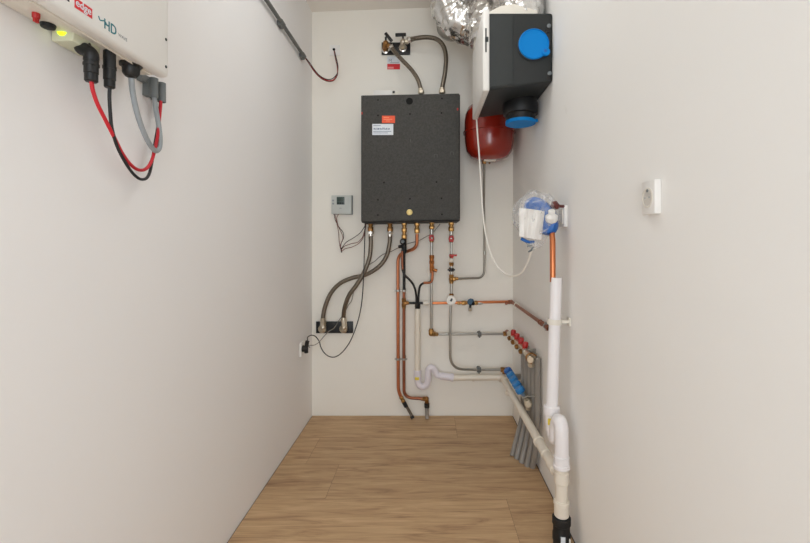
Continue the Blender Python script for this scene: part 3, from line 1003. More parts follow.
b = B(); p = at(416.9, 377.3, S2); b.box(p + V((-.012, -.0262, -.010)), p + V((.014, -.018, .008)), .002); part('sticker', b, 'yellow', root, 'yellow sticker')

XD = .474
zc0 = .273
cor = V((XD, .976 * D, zc0))
s_end = XD * K / (553 - VX)
pend = V((.490, .567 * D, .262))
root = thing('drain_pipe', 'cream drain pipe running along the back wall corner and sloping towards the near white downpipe', 'drain pipe', cor)
b = B(); b.tube(fillet([at(453, 377.6, S2), cor + V((.0, 0, -.005)), V((.478, .62 * D, .266)), V((.480, .60 * D, .265))], .03, 8), .0185, 22, smooth=False); part('pipe', b, 'pvc_warm', root)
b = B(); b.cyl(at(472, 378, S2), at(474.5, 378.1, S2), .0205, 22, bev=.001); b.tube(fillet([at(499, 378.6, S2), cor + V((.004, 0, -.005)), cor + V((.004, -.07, -.005))], .045, 8), .0225, 22, smooth=False); part('elbow', b, 'pvc_warm', root)
b = B()
q0 = V((XD, .976 * D, zc0 - .005)); q1 = V((.478, .62 * D, .266))


def along(px):
    best = min(range(201), key=lambda i: abs(VX + (q0 + (q1 - q0) * (i / 200)).x * K / ((q0 + (q1 - q0) * (i / 200)).y / D) - px))
    return q0 + (q1 - q0) * (best / 200)


dd = (q1 - q0).normalized()
p = along(540); b.cyl(p - dd * .02, p + dd * .10, .0215, 22, bev=.003); b.cyl(p - dd * .022, p - dd * .004, .0245, 22, bev=.002)
part('socket_sleeve', b, 'pvc_warm', root)
b = B(); p = along(508.5); b.cyl(p + V((0, 0, -.02)), p + V((0, 0, -.045)), .0195, 20, bev=.004); part('access_stub', b, 'pvc_warm', root)

# riser, bottle bend and downpipe at the right
SR = .60
ra, rb = at(556.2, 277.5, SR), at(551.8, 412, SR)
YR = SR * D
root = thing('riser_pipe', 'tall white pipe up the right wall with a bracket and U-bend at its foot', 'drain pipe', rb)
b = B(); b.lathe([(.0225, 0), (.0225, (ra - rb).length), (.018, (ra - rb).length), (.018, (ra - rb).length - .03)], rb, ra - rb, 28); part('pipe', b, 'pvc', root)
k = at(554.6, 321.5, SR)
b = B(); b.lathe([(.0232, -.010), (.0285, -.010), (.0285, .010), (.0232, .010)], k, ra - rb, 28, caps=False); b.box((k.x + .02, k.y - .009, k.z - .006), (XR, k.y + .009, k.z + .006), .002); b.box((XR - .006, k.y - .016, k.z - .016), (XR, k.y + .016, k.z + .016), .002)
part('bracket', b, 'offwhite', root)
Y3 = .567 * D
X3 = .4915
zt = CZ - (418 - VY) * .575 / K      # crown of the arch
b = B()
b.lathe([(.026, -.045), (.026, -.008), (.031, -.004), (.031, .022), (.026, .026)], rb, (0, 0, 1), 26)
Ya = YR
mid = (YR + Y3) / 2
zb = .372
b.tube([V((rb.x, Ya, rb.z - .02)), V((rb.x, Ya, zb + .05)), V((rb.x + .001, Ya - .004, zb + .02)), V((rb.x + .002, Ya - .022, zb)), V((rb.x + .003, mid + .005, zb + .01)), V((rb.x + .003, mid, zb + .05))], .0235, 22)
part('trap', b, 'pvc', root)
b = B(); p = V((rb.x - .006, Ya - .024, rb.z - .028)); b.box(p + V((-.016, -.0042, -.012)), p + V((.004, .004, .012)), .002); part('sticker', b, 'yellow', root, 'yellow sticker')

root = thing('downpipe', 'white and cream downpipe arching over and standing in a black floor coupling', 'drain pipe', (X3, Y3, 0))
zt = .446
b = B()
b.tube([V((rb.x + .004, mid + .004, .39)), V((rb.x + .004, mid + .001, zt - .03)), V((X3 - .004, mid - .008, zt - .004)), V((X3 - .001, (mid + Y3) / 2 - .003, zt + .010)), V((X3, Y3 + .004, zt - .004)), V((X3, Y3, zt - .035)), V((X3, Y3, .325))], .0255, 24)
z461 = CZ - (461 - VY) * .567 / K
b.cyl((X3, Y3, z461 - .024), (X3, Y3, z461 + .022), .0285, 26, bev=.004); b.cyl((X3, Y3, z461 - .026), (X3, Y3, z461 - .010), .031, 26, bev=.003)
part('arch', b, 'pvc', root)
b = B()
zq = lambda py: CZ - (py - VY) * .567 / K
b.cyl((X3, Y3, zq(517)), (X3, Y3, zq(464)), .0225, 26)
b.cyl((X3, Y3, zq(483)), (X3, Y3, zq(471)), .0265, 26, bev=.003)
b.cyl((X3, Y3, zq(516)), (X3, Y3, zq(501)), .0265, 26, bev=.004); b.cyl((X3, Y3, zq(504)), (X3, Y3, zq(500)), .0285, 26, bev=.002)
b.cyl((X3 - .004, Y3 + .02, .262), (.481, .60 * D - .02, .264), .0205, 22); b.cyl((.4855, Y3 + .04, .262), (.482, .60 * D + .0, .264), .0245, 22, bev=.003)
part('lower_pipe', b, 'pvc_warm', root, 'cream lower pipe')
b = B()
b.lathe([(.030, 0), (.030, zq(540)), (.0325, zq(539)), (.0325, zq(533)), (.030, zq(531)), (.030, zq(524)), (.0335, zq(523)), (.0335, zq(517)), (.029, zq(516))], (X3, Y3, 0), (0, 0, 1), 30)
cp = part('floor_coupling', b, 'rubber', root, 'black floor coupling')
b = B(); p = V((X3, Y3 - .0305, zq(535))); b.box(p + V((-.012, -.003, -.013)), p + V((.004, .003, .013)), .001); part('white_label', b, 'paper', cp, 'small white label')
b = B(); b.sphere(p + V((.022, .006, -.006)), .006, 12, (.7, .5, 1.6)); part('white_tab', b, 'offwhite', cp)

# ------------------------------------------------------------------ manifolds on the right wall
XM = .500
mats_m = {'red': ('red_pl', .562, 'red caps', 'upper'), 'blue': ('blue_grip', .325, 'blue caps', 'lower')}
ys = lambda px, x: x * K / (px - VX) * D
# upper: red
root = thing('supply_manifold', 'upper heating manifold bar on the right wall with red adjusters', 'manifold', (XR, ys(519, XM), .562))
b = B(); b.cyl((XM, ys(509, XM), .562), (XM, ys(531, XM), .562), .015, 20, bev=.002); part('bar', b, 'nickel', root)
for k_, px in enumerate((512.6, 516.2, 520.2, 524.4)):
    yv = ys(px, XM)
    d = V((.15, 0, 1)).normalized()
    b = B(); b.cyl((XM, yv, .562), V((XM, yv, .562)) + d * .03, .013, 16, bev=.002); b.lathe([(.0135, .018), (.0150, .022), (.0150, .040), (.011, .046)], (XM, yv, .562), d, 20, ridges=10, rdepth=.1); part('adjuster', b, 'red_pl', root, 'red adjuster')
    b = B(); b.cyl((XM, yv, .562), (XM - .03, yv, .555), .010, 14, bev=.002); b.hexa((XM - .012, yv, .558), (XM - .026, yv, .556), .014); part('outlet_nut', b, 'brass_dark', root)
b = B(); p = V((XM, ys(531, XM), .562)); b.sphere(p, .021); b.cyl(p, p + V((-.012, -.035, .0)), .017, 18, bev=.003); b.cyl(p, p + V((0, 0, -.045)), .013, 16, bev=.002); b.hexa(p + V((0, 0, -.026)), p + V((0, 0, -.04)), .017); part('end_valve', b, 'nickel', root, 'nickel end valve')
b = B(); b.tube([p + V((0, -.012, -.024)), p + V((-.022, -.012, -.006)), p + V((-.024, -.012, .014)), p + V((0, -.012, .026)), p + V((.022, -.012, .014))], .004, 8); part('end_ring', b, 'brass_dark', root)
b = B(); b.tube(fillet([at(508, 333.7, S2), V((XM, .977 * D, .562)), V((XM, ys(510, XM), .562))], .02), .011, 14, smooth=False); part('inlet', b, 'copper_dull', root, 'dull copper inlet')
for px in (514.5, 526):
    yv = ys(px, XM); b = B(); b.box((XM + .008, yv - .006, .545), (XR, yv + .006, .58), .002); b.lathe([(.0155, -.006), (.0185, -.006), (.0185, .006), (.0155, .006)], (XM, yv, .562), (0, 1, 0), 20, caps=False); part('bracket', b, 'steel', root)

ZB = .325
root = thing('return_manifold', 'lower heating manifold bar on the right wall with blue adjusters', 'manifold', (XR, ys(517, XM), ZB))
b = B(); b.cyl((XM, ys(508.5, XM), ZB), (XM, ys(528, XM), ZB), .015, 20, bev=.002); part('bar', b, 'nickel', root)
for k_, px in enumerate((510.6, 513.3, 516.2, 519.4, 522.8)):
    yv = ys(px, XM)
    d = V((-.55, 0, .75)).normalized()
    b = B(); b.cyl((XM, yv, ZB), V((XM, yv, ZB)) + d * .026, .013, 16, bev=.002); b.lathe([(.023, .012), (.025, .016), (.025, .034), (.019, .042)], (XM, yv, ZB), d, 20, ridges=10, rdepth=.08); part('adjuster', b, 'blue_dk' if k_ == 0 else 'blue_grip', root, 'blue adjuster')
b = B(); p = V((XM, ys(528, XM), ZB)); b.sphere(p, .021); b.cyl(p, p + V((-.008, -.035, 0)), .017, 18, bev=.003); b.cyl(p, p + V((0, 0, -.04)), .012, 16, bev=.002); b.hexa(p + V((0, -.01, 0)), p + V((-.005, -.028, 0)), .020); part('end_valve', b, 'nickel', root, 'nickel end valve')
b = B(); b.tube([p + V((-.02, .01, .015)), p + V((-.005, 0, .028)), p + V((.02, -.02, .036)), p + V((.045, -.045, .046))], .004, 8); part('valve_handle', b, 'steel', root)
b = B(); b.tube(fillet([at(505, 369.8, S2), V((XM, .976 * D, ZB)), V((XM, ys(510, XM), ZB))], .02), .011, 14, smooth=False); part('inlet', b, 'brass_dark', root, 'brass inlet')
for px in (512, 526.6):
    yv = ys(px, XM); b = B(); b.box((XM + .008, yv - .006, ZB - .017), (XR, yv + .006, ZB + .017), .002); b.lathe([(.0155, -.006), (.0185, -.006), (.0185, .006), (.0155, .006)], (XM, yv, ZB), (0, 1, 0), 20, caps=False); part('bracket', b, 'steel', root)

XG = .5312
fl_pts = [(512.3, 456), (516.6, 459.5), (521.5, 463), (527, 466), (532.5, 467.5)]
lab = ['grey plastic heating pipe standing farthest left where the bundle meets the floor',
       'grey heating pipe, second from the left in the bundle at the floor',
       'grey heating pipe in the middle of the bundle at the floor',
       'grey heating pipe, second from the right in the bundle at the floor',
       'grey heating pipe farthest right in the bundle, closest to the right wall']
for i, s in enumerate((.858, .829, .800, .772, .744)):
    px, py = fl_pts[i]
    sf = CZ * K / (py - VY)
    fx, fy = (px - VX) * sf / K, sf * D
    y0 = s * D
    b = B()
    b.tube([V((XG, y0, .566)), V((XG, y0, .44)), V((XG, y0, .30)), V((XG - .004, y0 - .004, .215)), V((XG * .85 + fx * .15, y0 * .8 + fy * .2, .16)), V((XG * .5 + fx * .5, y0 * .5 + fy * .5, .085)), V((XG * .15 + fx * .85, y0 * .15 + fy * .85, .028)), V((fx, fy, .0))], .0142, 16)
    single('heating_pipe', b, 'grey_pipe', lab[i], 'pipe', group='grey heating pipes under the manifolds')

# ------------------------------------------------------------------ red expansion vessel
SV = off(.175)
c = at(489.2, 133, SV)
kv = SV / K
root = thing('expansion_vessel', 'round red expansion vessel on the back wall half behind the ventilation unit', 'vessel', (c.x, D, c.z))
R = 24.6 * kv
b = B(); b.lathe([(R * .25, -28.2 * kv), (R * .52, -27.2 * kv), (R * .76, -24 * kv), (R * .92, -18 * kv), (R * .985, -9 * kv), (R, -2 * kv), (R, 2 * kv), (R, 12 * kv), (R * .97, 18 * kv), (R * .86, 25 * kv), (R * .6, 30 * kv), (R * .2, 32 * kv)], c, (0, 0, 1), 44)
part('shell', b, 'red', root)
b = B(); b.lathe([(R, -.006), (R * 1.05, -.0045), (R * 1.05, .0045), (R, .006)], c, (0, 0, 1), 44); part('clamp_band', b, 'red', root)
b = B(); b.box((c.x - .06, D - .03, c.z + .10), (c.x + .06, D, c.z + .16), .003); b.box((c.x - .02, D - .05, c.z - .02), (c.x + .02, D, c.z + .16), .002); part('wall_bracket', b, 'steel', root)
b = B(); p = c + V((0, -.03, -28.6 * kv)); b.box(p + V((-.036, -.012, -.002)), p + V((.036, .03, .006)), .002); part('label_plate', b, 'offwhite', root, 'white plate under the vessel')
b = B(); p = at(484.2, 162, .935); b.hexa(p + V((0, 0, -.012)), p + V((0, 0, .02)), .013); b.sphere(at(489.5, 163, .925), .006); part('valve_stem', b, 'brass_dark', root)

# ------------------------------------------------------------------ ventilation unit
SU0 = 1 / 1.47
Y0, Y1 = SU0 * D, .835 * D
ux0 = (487.5 - VX) * SU0 / K
ux1 = XR
zt_ = CZ + (VY - 12.6) * SU0 / K
zbl = CZ + (VY - 90) * SU0 / K
zbr = CZ + (VY - 81.5) * SU0 / K
root = thing('ventilation_unit', 'boxy charcoal ventilation unit with a white cover and blue caps, high on the right wall', 'ventilation unit', (ux1, (Y0 + Y1) / 2, zbl))
b = B(); b.prism([(ux0, Y0, zbl), (ux1, Y0, zbr), (ux1, Y0, zt_), (ux0, Y0, zt_)], (0, Y1 - Y0, 0), .014); part('body', b, 'dgrey2', root)
b = B(); b.prism([(ux0 + .004, Y0 + .02, zt_ - .004), (ux1 - .06, Y0 + .02, zt_ - .004), (ux1 - .06, Y0 + .02, zt_ + .020), (ux1 - .10, Y0 + .02, zt_ + .034), (ux0 + .12, Y0 + .02, zt_ + .052), (ux0 + .06, Y0 + .02, zt_ + .042), (ux0 + .004, Y0 + .02, zt_ + .012)], (0, .30, 0), .006); part('top_plate', b, 'offwhite', root, 'white moulded top plate')
xs_ = (513 - VX) * SU0 / K
b = B(); b.prism([(ux0 + .006, Y0 - .005, zbl + .010), (xs_, Y0 - .005, zbl + .024), (xs_, Y0 - .005, zt_ - .012), (ux0 + .006, Y0 - .005, zt_ - .012)], (0, .02, 0), .003); part('end_panel', b, 'dgrey', root)
# white cover on the room side
cx0 = (482.6 - VX) * SU0 / K
b = B()
prof = [(zt_ + .012, 0), (zbl - .012, 0)]
b.box((cx0, Y0 - .012, zbl - .008), (ux0 + .008, Y1 + .005, zt_ + .012), .010, seg=3)
cv = part('front_cover', b, 'white', root, 'white cover facing the room')
zn = CZ + (VY - 41) * SU0 / K
b = B(); b.box((cx0 + .010, Y0 - .0135, zn - .055), (cx0 + .016, Y0 - .009, zn + .05)); b.box((cx0 + .009, Y0 - .0145, zn - .01), (cx0 + .024, Y0 - .008, zn + .012), .002); part('latch', b, 'dgrey', cv, 'dark latch slot')
# blue cap on the end
cc = at(533.2, 45.2, SU0); cc.y = Y0
r_ = 15.2 * SU0 / K
b = B(); b.lathe([(r_ * 1.05, 0), (r_ * 1.05, .006), (r_ * .98, .008)], cc, (0, -1, 0), 40); part('end_port', b, 'black', root)
b = B(); b.lathe([(r_, .006), (r_, .014), (r_ * .95, .017), (r_ * .93, .013)], cc, (0, -1, 0), 44); cap = part('blue_cap', b, 'blue', root, 'round blue cap')
tb = at(545.0, 53.3, SU0); tb.y = Y0
b = B(); b.lathe([(.0175, .008), (.0175, .018), (.015, .020)], tb, (0, -1, 0), 24); part('pull_tab', b, 'blue', cap)
b = B(); b.lathe([(.008, .0195), (.006, .0215)], tb + V((-.003, 0, .003)), (0, -1, 0), 14); part('tab_dimple', b, 'blue_dk', cap)
for (px, py) in ((548.8, 26), (549.5, 73.5)):
    p = at(px, py, SU0); p.y = Y0
    b = B(); b.lathe([(.009, 0), (.009, .004), (.005, .006)], p, (0, -1, 0), 12); part('fixing_screw', b, 'grey_clip', root)
    b = B(); b.box(p + V((-.012, -.003, -.03)), p + V((.004, .002, -.012)), .002); part('fixing_tab', b, 'black', root)
# spigot underneath
SS = .765
sc_ = at(520.4, 122.5, SS)
rs = 14.8 * SS / K
b = B(); b.lathe([(rs * .98, 0), (rs * .98, .035), (rs * 1.14, .038), (rs * 1.16, .052), (rs * 1.16, .085), (rs * 1.1, .10), (rs * 1.1, zbl - sc_.z + .03)], V((sc_.x, sc_.y, sc_.z)), (0, 0, 1), 40); sp = part('lower_spigot', b, 'black', root, 'black round spigot')
b = B(); b.lathe([(rs * .9, -.008), (rs * .93, -.005), (rs * .97, -.009), (rs, -.008), (rs, .006), (rs * .97, .008)], sc_, (0, 0, 1), 40); b.cyl(sc_ + V((rs * .85, -.01, .003)), sc_ + V((rs * 1.12, -.012, .008)), .008, 14); part('blue_cap', b, 'blue', sp, 'round blue cap')
# top spigots
for (x_, y_) in ((.32, Y0 + .33), (.44, Y0 + .12)):
    b = B(); b.lathe([(.083, zt_ - .004), (.083, zt_ + .05), (.078, zt_ + .05)], (x_, y_, 0), (0, 0, 1), 36); part('upper_spigot', b, 'offwhite', root)


# ------------------------------------------------------------------ foil ducts
def foil_tube(name, label, pts, r, seed):
    P = spline(pts, 16)
    L = sum((a - c).length for a, c in zip(P, P[1:]))
    rg = random.Random(seed)

    def rf(u, a):
        k_ = u * L / .034
        rib = .05 * abs(math.sin(PI * k_ + 1.3 * noise.noise(V((a, u * 9, seed)))))
        n1 = noise.noise(V((math.cos(a) * 1.8 + seed, math.sin(a) * 1.8, u * L * 13)))
        n2 = noise.noise(V((math.cos(a) * 4 + seed, math.sin(a) * 4, u * L * 30)))
        return .93 + rib + .20 * (1 - 2 * abs(n1)) * .6 + .13 * (1 - 2 * abs(n2)) * .6
    b = B(); b.tube(P, r, 72, smooth=False, rf=rf)
    return single(name, b, 'foil', label, 'duct', group='foil ducts above the ventilation unit')


foil_tube('foil_duct', 'wide crinkled foil duct bending down from the ceiling, left of the ventilation unit',
          [V((.112, .86 * D, 2.63)), V((.112, .86 * D, 2.54)), V((.130, .86 * D, 2.43)), V((.182, .86 * D, 2.362)), V((.26, .855 * D, 2.338)), V((.32, .815 * D, 2.33)), V((.325, (Y0 + .335), 2.26)), V((.32, Y0 + .33, zt_ + .02))], .100, 3)
foil_tube('foil_duct', 'crinkled foil duct rising straight up from the top of the ventilation unit',
          [V((.44, Y0 + .12, zt_ + .02)), V((.44, Y0 + .12, 2.26)), V((.43, Y0 + .13, 2.40)), V((.42, Y0 + .15, 2.56)), V((.42, Y0 + .15, 2.63))], .092, 11)
cw = V((.150, D, 2.522))
b = B(); b.lathe([(.060, .055), (.082, .055), (.088, .050), (.088, .004), (.094, 0)][::-1], cw, (0, -1, 0), 40)
single('duct_collar', b, 'steel', 'round grey duct collar on the back wall behind the wide foil duct', 'collar')

# white cable from the unit to the bag
b = B()
b.tube([at(476.4, 117.0, .83), at(477.6, 135, .828), at(479.2, 155, .826), at(480.8, 180, .82), at(482.2, 205, .81), at(484.6, 228, .80), at(489, 248, .785), at(496, 264.5, .765), at(505, 273.5, .74), at(514, 276, .71), at(521.5, 272.5, .685), at(526.5, 264.5, .665), at(529.5, 257, .65), at(532, 250, .637), at(534.5, 242, .625)], .0042, 10, sub=8)
single('white_cable', b, 'white_wire', 'white cable hanging in a loop from the ventilation unit to the plastic bag', 'cable')

# ------------------------------------------------------------------ the bagged controller
SG = .622
cB = at(536, 216, SG)
root = thing('bagged_component', 'blue and white component wrapped in clear plastic, hanging from the copper riser', 'bagged component', cB)
ax = V((-.62, -.78, .18)).normalized()
side = ax.cross(V((0, 0, 1))).normalized()
upv = side.cross(ax).normalized()
cH = at(541, 216, SG)
b = B(); b.lathe([(.055, -.030), (.080, -.026), (.090, -.014), (.092, .008), (.086, .022), (.068, .030), (.03, .032)], cH, ax, 40, sx=.60); part('housing', b, 'blue_dk', root, 'blue round housing')
# white folded sheet over the front
b = B()
grid = []
nU, nV = 14, 12
cor_ = [at(519, 208, SG - .02), at(543.5, 211, SG - .027), at(540.2, 240.0, SG - .022), at(519.8, 236.5, SG - .02)]
for j in range(nV + 1):
    row = []
    for i in range(nU + 1):
        u, v = i / nU, j / nV
        p = cor_[0].lerp(cor_[1], u).lerp(cor_[3].lerp(cor_[2], u), v)
        bul = math.sin(PI * u) * .020 + .006 * math.sin(u * 17 + v * 1.5) + .003 * math.sin(v * 9 + u * 4)
        row.append(p + V((-.35, -.93, 0)) * bul)
    grid.append(row)
back = V((.018, .02, 0))
t = bmesh.new()
fv = [[t.verts.new(p) for p in r] for r in grid]
bv = [[t.verts.new(p + back * .35) for p in r] for r in grid]
for j in range(nV):
    for i in range(nU):
        t.faces.new((fv[j][i], fv[j][i + 1], fv[j + 1][i + 1], fv[j + 1][i]))
        t.faces.new((bv[j][i], bv[j + 1][i], bv[j + 1][i + 1], bv[j][i + 1]))
for j in range(nV):
    t.faces.new((fv[j][0], fv[j + 1][0], bv[j + 1][0], bv[j][0])); t.faces.new((fv[j][nU], bv[j][nU], bv[j + 1][nU], fv[j + 1][nU]))
for i in range(nU):
    t.faces.new((fv[0][i], bv[0][i], bv[0][i + 1], fv[0][i + 1])); t.faces.new((fv[nV][i], fv[nV][i + 1], bv[nV][i + 1], bv[nV][i]))
b._merge(t); part('white_sheet', b, 'white', root, 'folded white sheet')
b = B(); p = at(551.5, 218.5, .60); d = V((-.10, -.4, .75)).normalized()
b.lathe([(.020, -.012), (.024, -.004), (.024, .010), (.016, .016), (.0125, .020), (.0125, .034), (.010, .036)], p, d, 26); b.cyl(p - d * .012, p - d * .02, .012, 18); part('white_neck', b, 'white', root, 'white threaded neck')
b = B(); p = at(556, 206, .605); b.lathe([(.007, -.004), (.018, 0), (.021, .010), (.014, .022)], p, (-.5, -.6, .2), 20, ridges=6, rdepth=.15, sx=.8); b.cyl(p, at(551, 207, .612), .007, 12); b.cyl(p, V((XR, p.y + .02, p.z)), .006, 12); part('dark_knob', b, 'rust', root, 'dark red-brown knob')
b = B(); p0 = at(521, 238.5, SG - .012); p1 = at(534, 242, SG - .012); b.tube([p0, (p0 + p1) / 2 + V((0, -.004, -.006)), p1], .006, 10); part('lower_rim', b, 'blue_dk', root)
b = B()
for (px, py, ang) in ((529.5, 245.8, .3), (532, 248.6, 1.0), (530.3, 250.8, .5)):
    p = at(px, py, SG - .015); b.box(p + V((-.009, -.003, -.003)), p + V((.009, .003, .003)), .001, rot=Matrix.Rotation(-ang, 3, 'Y'))
part('wire_clip', b, 'grey_clip', root)
# film
b = B()
t = bmesh.new()
bmesh.ops.create_icosphere(t, subdivisions=4, radius=1)
for v in t.verts:
    n_ = v.co.copy()
    k_ = 1 + .10 * noise.noise(n_ * 2.1) + .05 * noise.noise(n_ * 6)
    x_, y_, z_ = n_.x * .088 * k_, n_.y * .055 * k_, n_.z * .100 * k_
    if n_.z < -.25:                       # gathered lower tip
        f = (-.25 - n_.z) / .75
        x_ = x_ * (1 - .62 * f) - .006 * f; y_ *= (1 - .4 * f); z_ -= .036 * f
    if n_.x > .3: z_ -= .0; x_ += .012
    v.co = V((x_, y_, z_))
b._merge(t, Matrix.Translation(at(535, 216, SG - .008)))
part('plastic_bag', b, 'bag', root, 'clear plastic bag')

b = B(); b.tube([at(551.5, 230, .61) , at(552.6, 240, SR), at(552.8, 282, SR)], .0112, 16, smooth=False)
single('copper_pipe', b, 'copper_hot', 'bright vertical copper pipe entering the top of the tall white riser', 'pipe')


# ------------------------------------------------------------------ sockets on the right wall
def socket(px, label, z, dy):
    pass


YS = XR * K / (564.3 - VX) * D
zs = CZ - (216.5 - VY) * (YS / D) / K
root = thing('switch_plate', 'white wall plate on the right wall just behind the bagged component', 'wall plate', (XR, YS, zs))
b = B(); b.box((XR - .014, YS - .041, zs - .043), (XR, YS + .041, zs + .043), .003); part('plate', b, 'white', root)
b = B(); b.box((XR - .018, YS - .03, zs - .03), (XR - .012, YS + .03, zs + .03), .002); part('rocker', b, 'offwhite', root)

t_ = .0165
ya = XR * K / (661.5 - VX) * D
yb = (XR - t_) * K / (641.6 - VX) * D
zc2 = CZ - (196.3 - VY) * (ya / D) / K
zh = .041
root = thing('wall_socket', 'white earthed socket standing alone in the middle of the right wall', 'socket', (XR, (ya + yb) / 2, zc2))
b = B(); b.box((XR - t_, ya, zc2 - zh), (XR, yb, zc2 + zh), .003); part('frame', b, 'white', root)
ym = (ya + yb) / 2 + .002
b = B(); b.lathe([(.0245, 0), (.0245, .0012), (.021, .0014), (.019, -.010), (.0, -.010)], (XR - t_, ym, zc2), (-1, 0, 0), 32, caps=False); part('insert_ring', b, 'offwhite', root)
b = B(); b.lathe([(.0195, 0), (.0195, .0008)], (XR - t_ + .0002, ym, zc2), (-1, 0, 0), 28); part('recess', b, mat('recess plastic', (205, 201, 194), .5), root)
for s_ in (-1, 1):
    b = B(); b.lathe([(.0018, 0), (.0018, .0015)], (XR - t_ - .0005, ym + s_ * .0095, zc2), (-1, 0, 0), 12); part('contact_hole', b, 'grey', root)
b = B(); b.lathe([(.0035, 0), (.0035, .0022), (.002, .0030)], (XR - t_ - .0005, ym - .002, zc2 + .0165), (-1, 0, 0), 12); part('earth_pin', b, 'grey_clip', root)

# ------------------------------------------------------------------ inverter on the left wall
XI = -.653
SI = .385
yi1 = .3885 * D
yi0 = .200 * D
zi0 = CZ + (VY - 77) * SI / K
zi1 = zi0 + .37
root = thing('inverter', 'white solar inverter box at the upper left with black, red and grey cables below', 'inverter', (XL, (yi0 + yi1) / 2, zi0))
b = B(); b.box((XL + .012, yi0 + .006, zi0 + .004), (XI - .022, yi1 - .008, zi1 - .006), .006); part('chassis', b, 'offwhite', root)
b = B(); b.box((XI - .030, yi0, zi0), (XI, yi1, zi1), .010, seg=3); fc = part('front_cover', b, 'white', root)
b = B(); b.box((XL, yi0 + .02, zi0 + .03), (XL + .014, yi1 - .02, zi1 - .03), .002); part('wall_bracket', b, 'steel', root)
for dz in (.02, .088):
    b = B(); b.lathe([(.0036, 0), (.0036, .0012)], (XI - .0002, yi1 - .013, zi0 + dz + .004), (1, 0, 0), 12); part('cover_screw', b, 'dgrey', fc)
zL = 1.565
yp = lambda px: -XI * K / (VX - px) * D
b = B(); text_shape(b, 'solar', .0225, (XI + .0002, yp(72.5) - .058, zL - .006), (0, 1, 0), (0, 0, 1), width=.058, bold=.0006); part('lettering', b, 'inkdark', fc, 'dark printed word')
b = B(); b.box((XI - .001, yp(74.5), zL - .0095), (XI + .0006, yp(92), zL + .0095)); rb_ = part('red_block', b, 'inkred', fc, 'red printed block')
b = B(); text_shape(b, 'edge', .0200, (XI + .0010, yp(75) + .001, zL - .0045), (0, 1, 0), (0, 0, 1), width=yp(91.3) - yp(75.2) - .002, bold=.0002); part('lettering', b, 'paper', rb_, 'white letters')
b = B(); y_ = yp(99.5)
text_shape(b, 'HD', .0285, (XI + .0002, yp(104.2), zL - .0115), (0, 1, 0), (0, 0, 1), width=yp(116.3) - yp(104.2), bold=.0003)
b.tube([(XI, yp(98.4), zL + .005), (XI, yp(99.8), zL - .001), (XI, yp(102), zL + .0005), (XI, yp(104.5), zL + .003), (XI, yp(106.5), zL - .001)], .0012, 8)
part('lettering', b, 'inkteal', fc, 'teal letters and swoosh')
b = B(); text_shape(b, 'WAVE', .0095, (XI + .0002, yp(118.2), zL - .0085), (0, 1, 0), (0, 0, 1), width=yp(127) - yp(118.2)); part('lettering', b, 'inkgrey', fc, 'small grey letters')
# controls on the underside
XU = -.695
yu = lambda px, x=XU: -x * K / (VX - px) * D
def under(px, py, x):
    return V((x, 0, 0)) + V((0, onx(px, py, x).y, zi0))


b = B(); b.box((XL + .004, yi0 + .01, zi0 + .006), (XI - .034, yi1 - .02, zi0 + .03), .003); part('base_tray', b, 'offwhite', root)
p = onx(36, 13, -.715)
b = B(); b.lathe([(.006, -.004), (.006, .004), (.0045, .006)], (-.715, p.y, zi0), (0, 0, -1), 18); b.box((-.7175, p.y - .0045, zi0 - .013), (-.7125, p.y + .0045, zi0 - .003), .0015); part('red_switch', b, 'red_pl', root, 'red rotary switch')
p = onx(48, 24.5, -.728)
b = B(); b.lathe([(.0115, -.008), (.0125, -.002), (.011, .003), (.006, .005)], (-.728, p.y, zi0), (0, 0, -1), 22); part('black_knob', b, 'black', root, 'black knob')
ya_i, yb_i = .3065 * D, .332 * D
b = B(); b.prism([(-.750, ya_i, zi0 - .013), (-.708, ya_i, zi0 - .012), (-.704, ya_i, zi0 + .008), (-.750, ya_i, zi0 + .008)], (0, yb_i - ya_i, 0), .003); part('indicator_housing', b, mat('pale green housing', (214, 216, 190), .4), root)
p = at(61.5, 31.0, .3060)
b = B(); b.lathe([(.0092, 0), (.0092, .003), (.006, .006)], (p.x, ya_i + .001, p.z), (0, -1, 0), 20); part('indicator_light', b, 'led', root, 'lit yellow-green indicator')
b = B(); b.box((-.682, yi0 + .02, zi0 - .003), (-.680, yi1 - .03, zi0 + .012)); part('front_flange', b, 'offwhite', root)
# connectors
p = onx(90.5, 48, XU)
b = B(); b.tube([V((XU - .028, yu(91) + .010, zi0 + .004)), V((XU - .025, yu(91) + .008, zi0 - .010)), V((XU - .012, yu(91) + .002, zi0 - .016)), V((XU, yu(91), zi0 - .026)), V((XU, yu(91), zi0 - .040))], .0135, 16)
pc = onx(91.2, 82, XU)
b.cyl((XU, pc.y, zi0 - .03), (XU, pc.y, pc.z + .016), .0128, 16, bev=.002); b.cyl((XU, pc.y, pc.z + .018), (XU, pc.y, pc.z), .0118, 16, bev=.002); b.cyl((XU, pc.y, zi0 - .045), (XU, pc.y, zi0 - .05), .0142, 16)
b.lathe([(.017, 0), (.017, .012)], (XU - .027, yu(91) + .010, zi0 - .006), (0, 0, 1), 18)
part('angled_plug', b, 'black', root, 'black right-angled cable plug')
pk = onx(109.6, 88, XU)
b = B(); b.cyl((XU, pk.y, zi0 + .004), (XU, pk.y, pk.z + .016), .0118, 16, bev=.002); b.cyl((XU, pk.y, pk.z + .018), (XU, pk.y, pk.z), .0105, 16, bev=.002); b.cyl((XU, pk.y, zi0 - .03), (XU, pk.y, zi0 - .036), .0130, 16); part('straight_plug', b, 'black', root, 'black straight cable plug')
pg = onx(131, 79, XU)
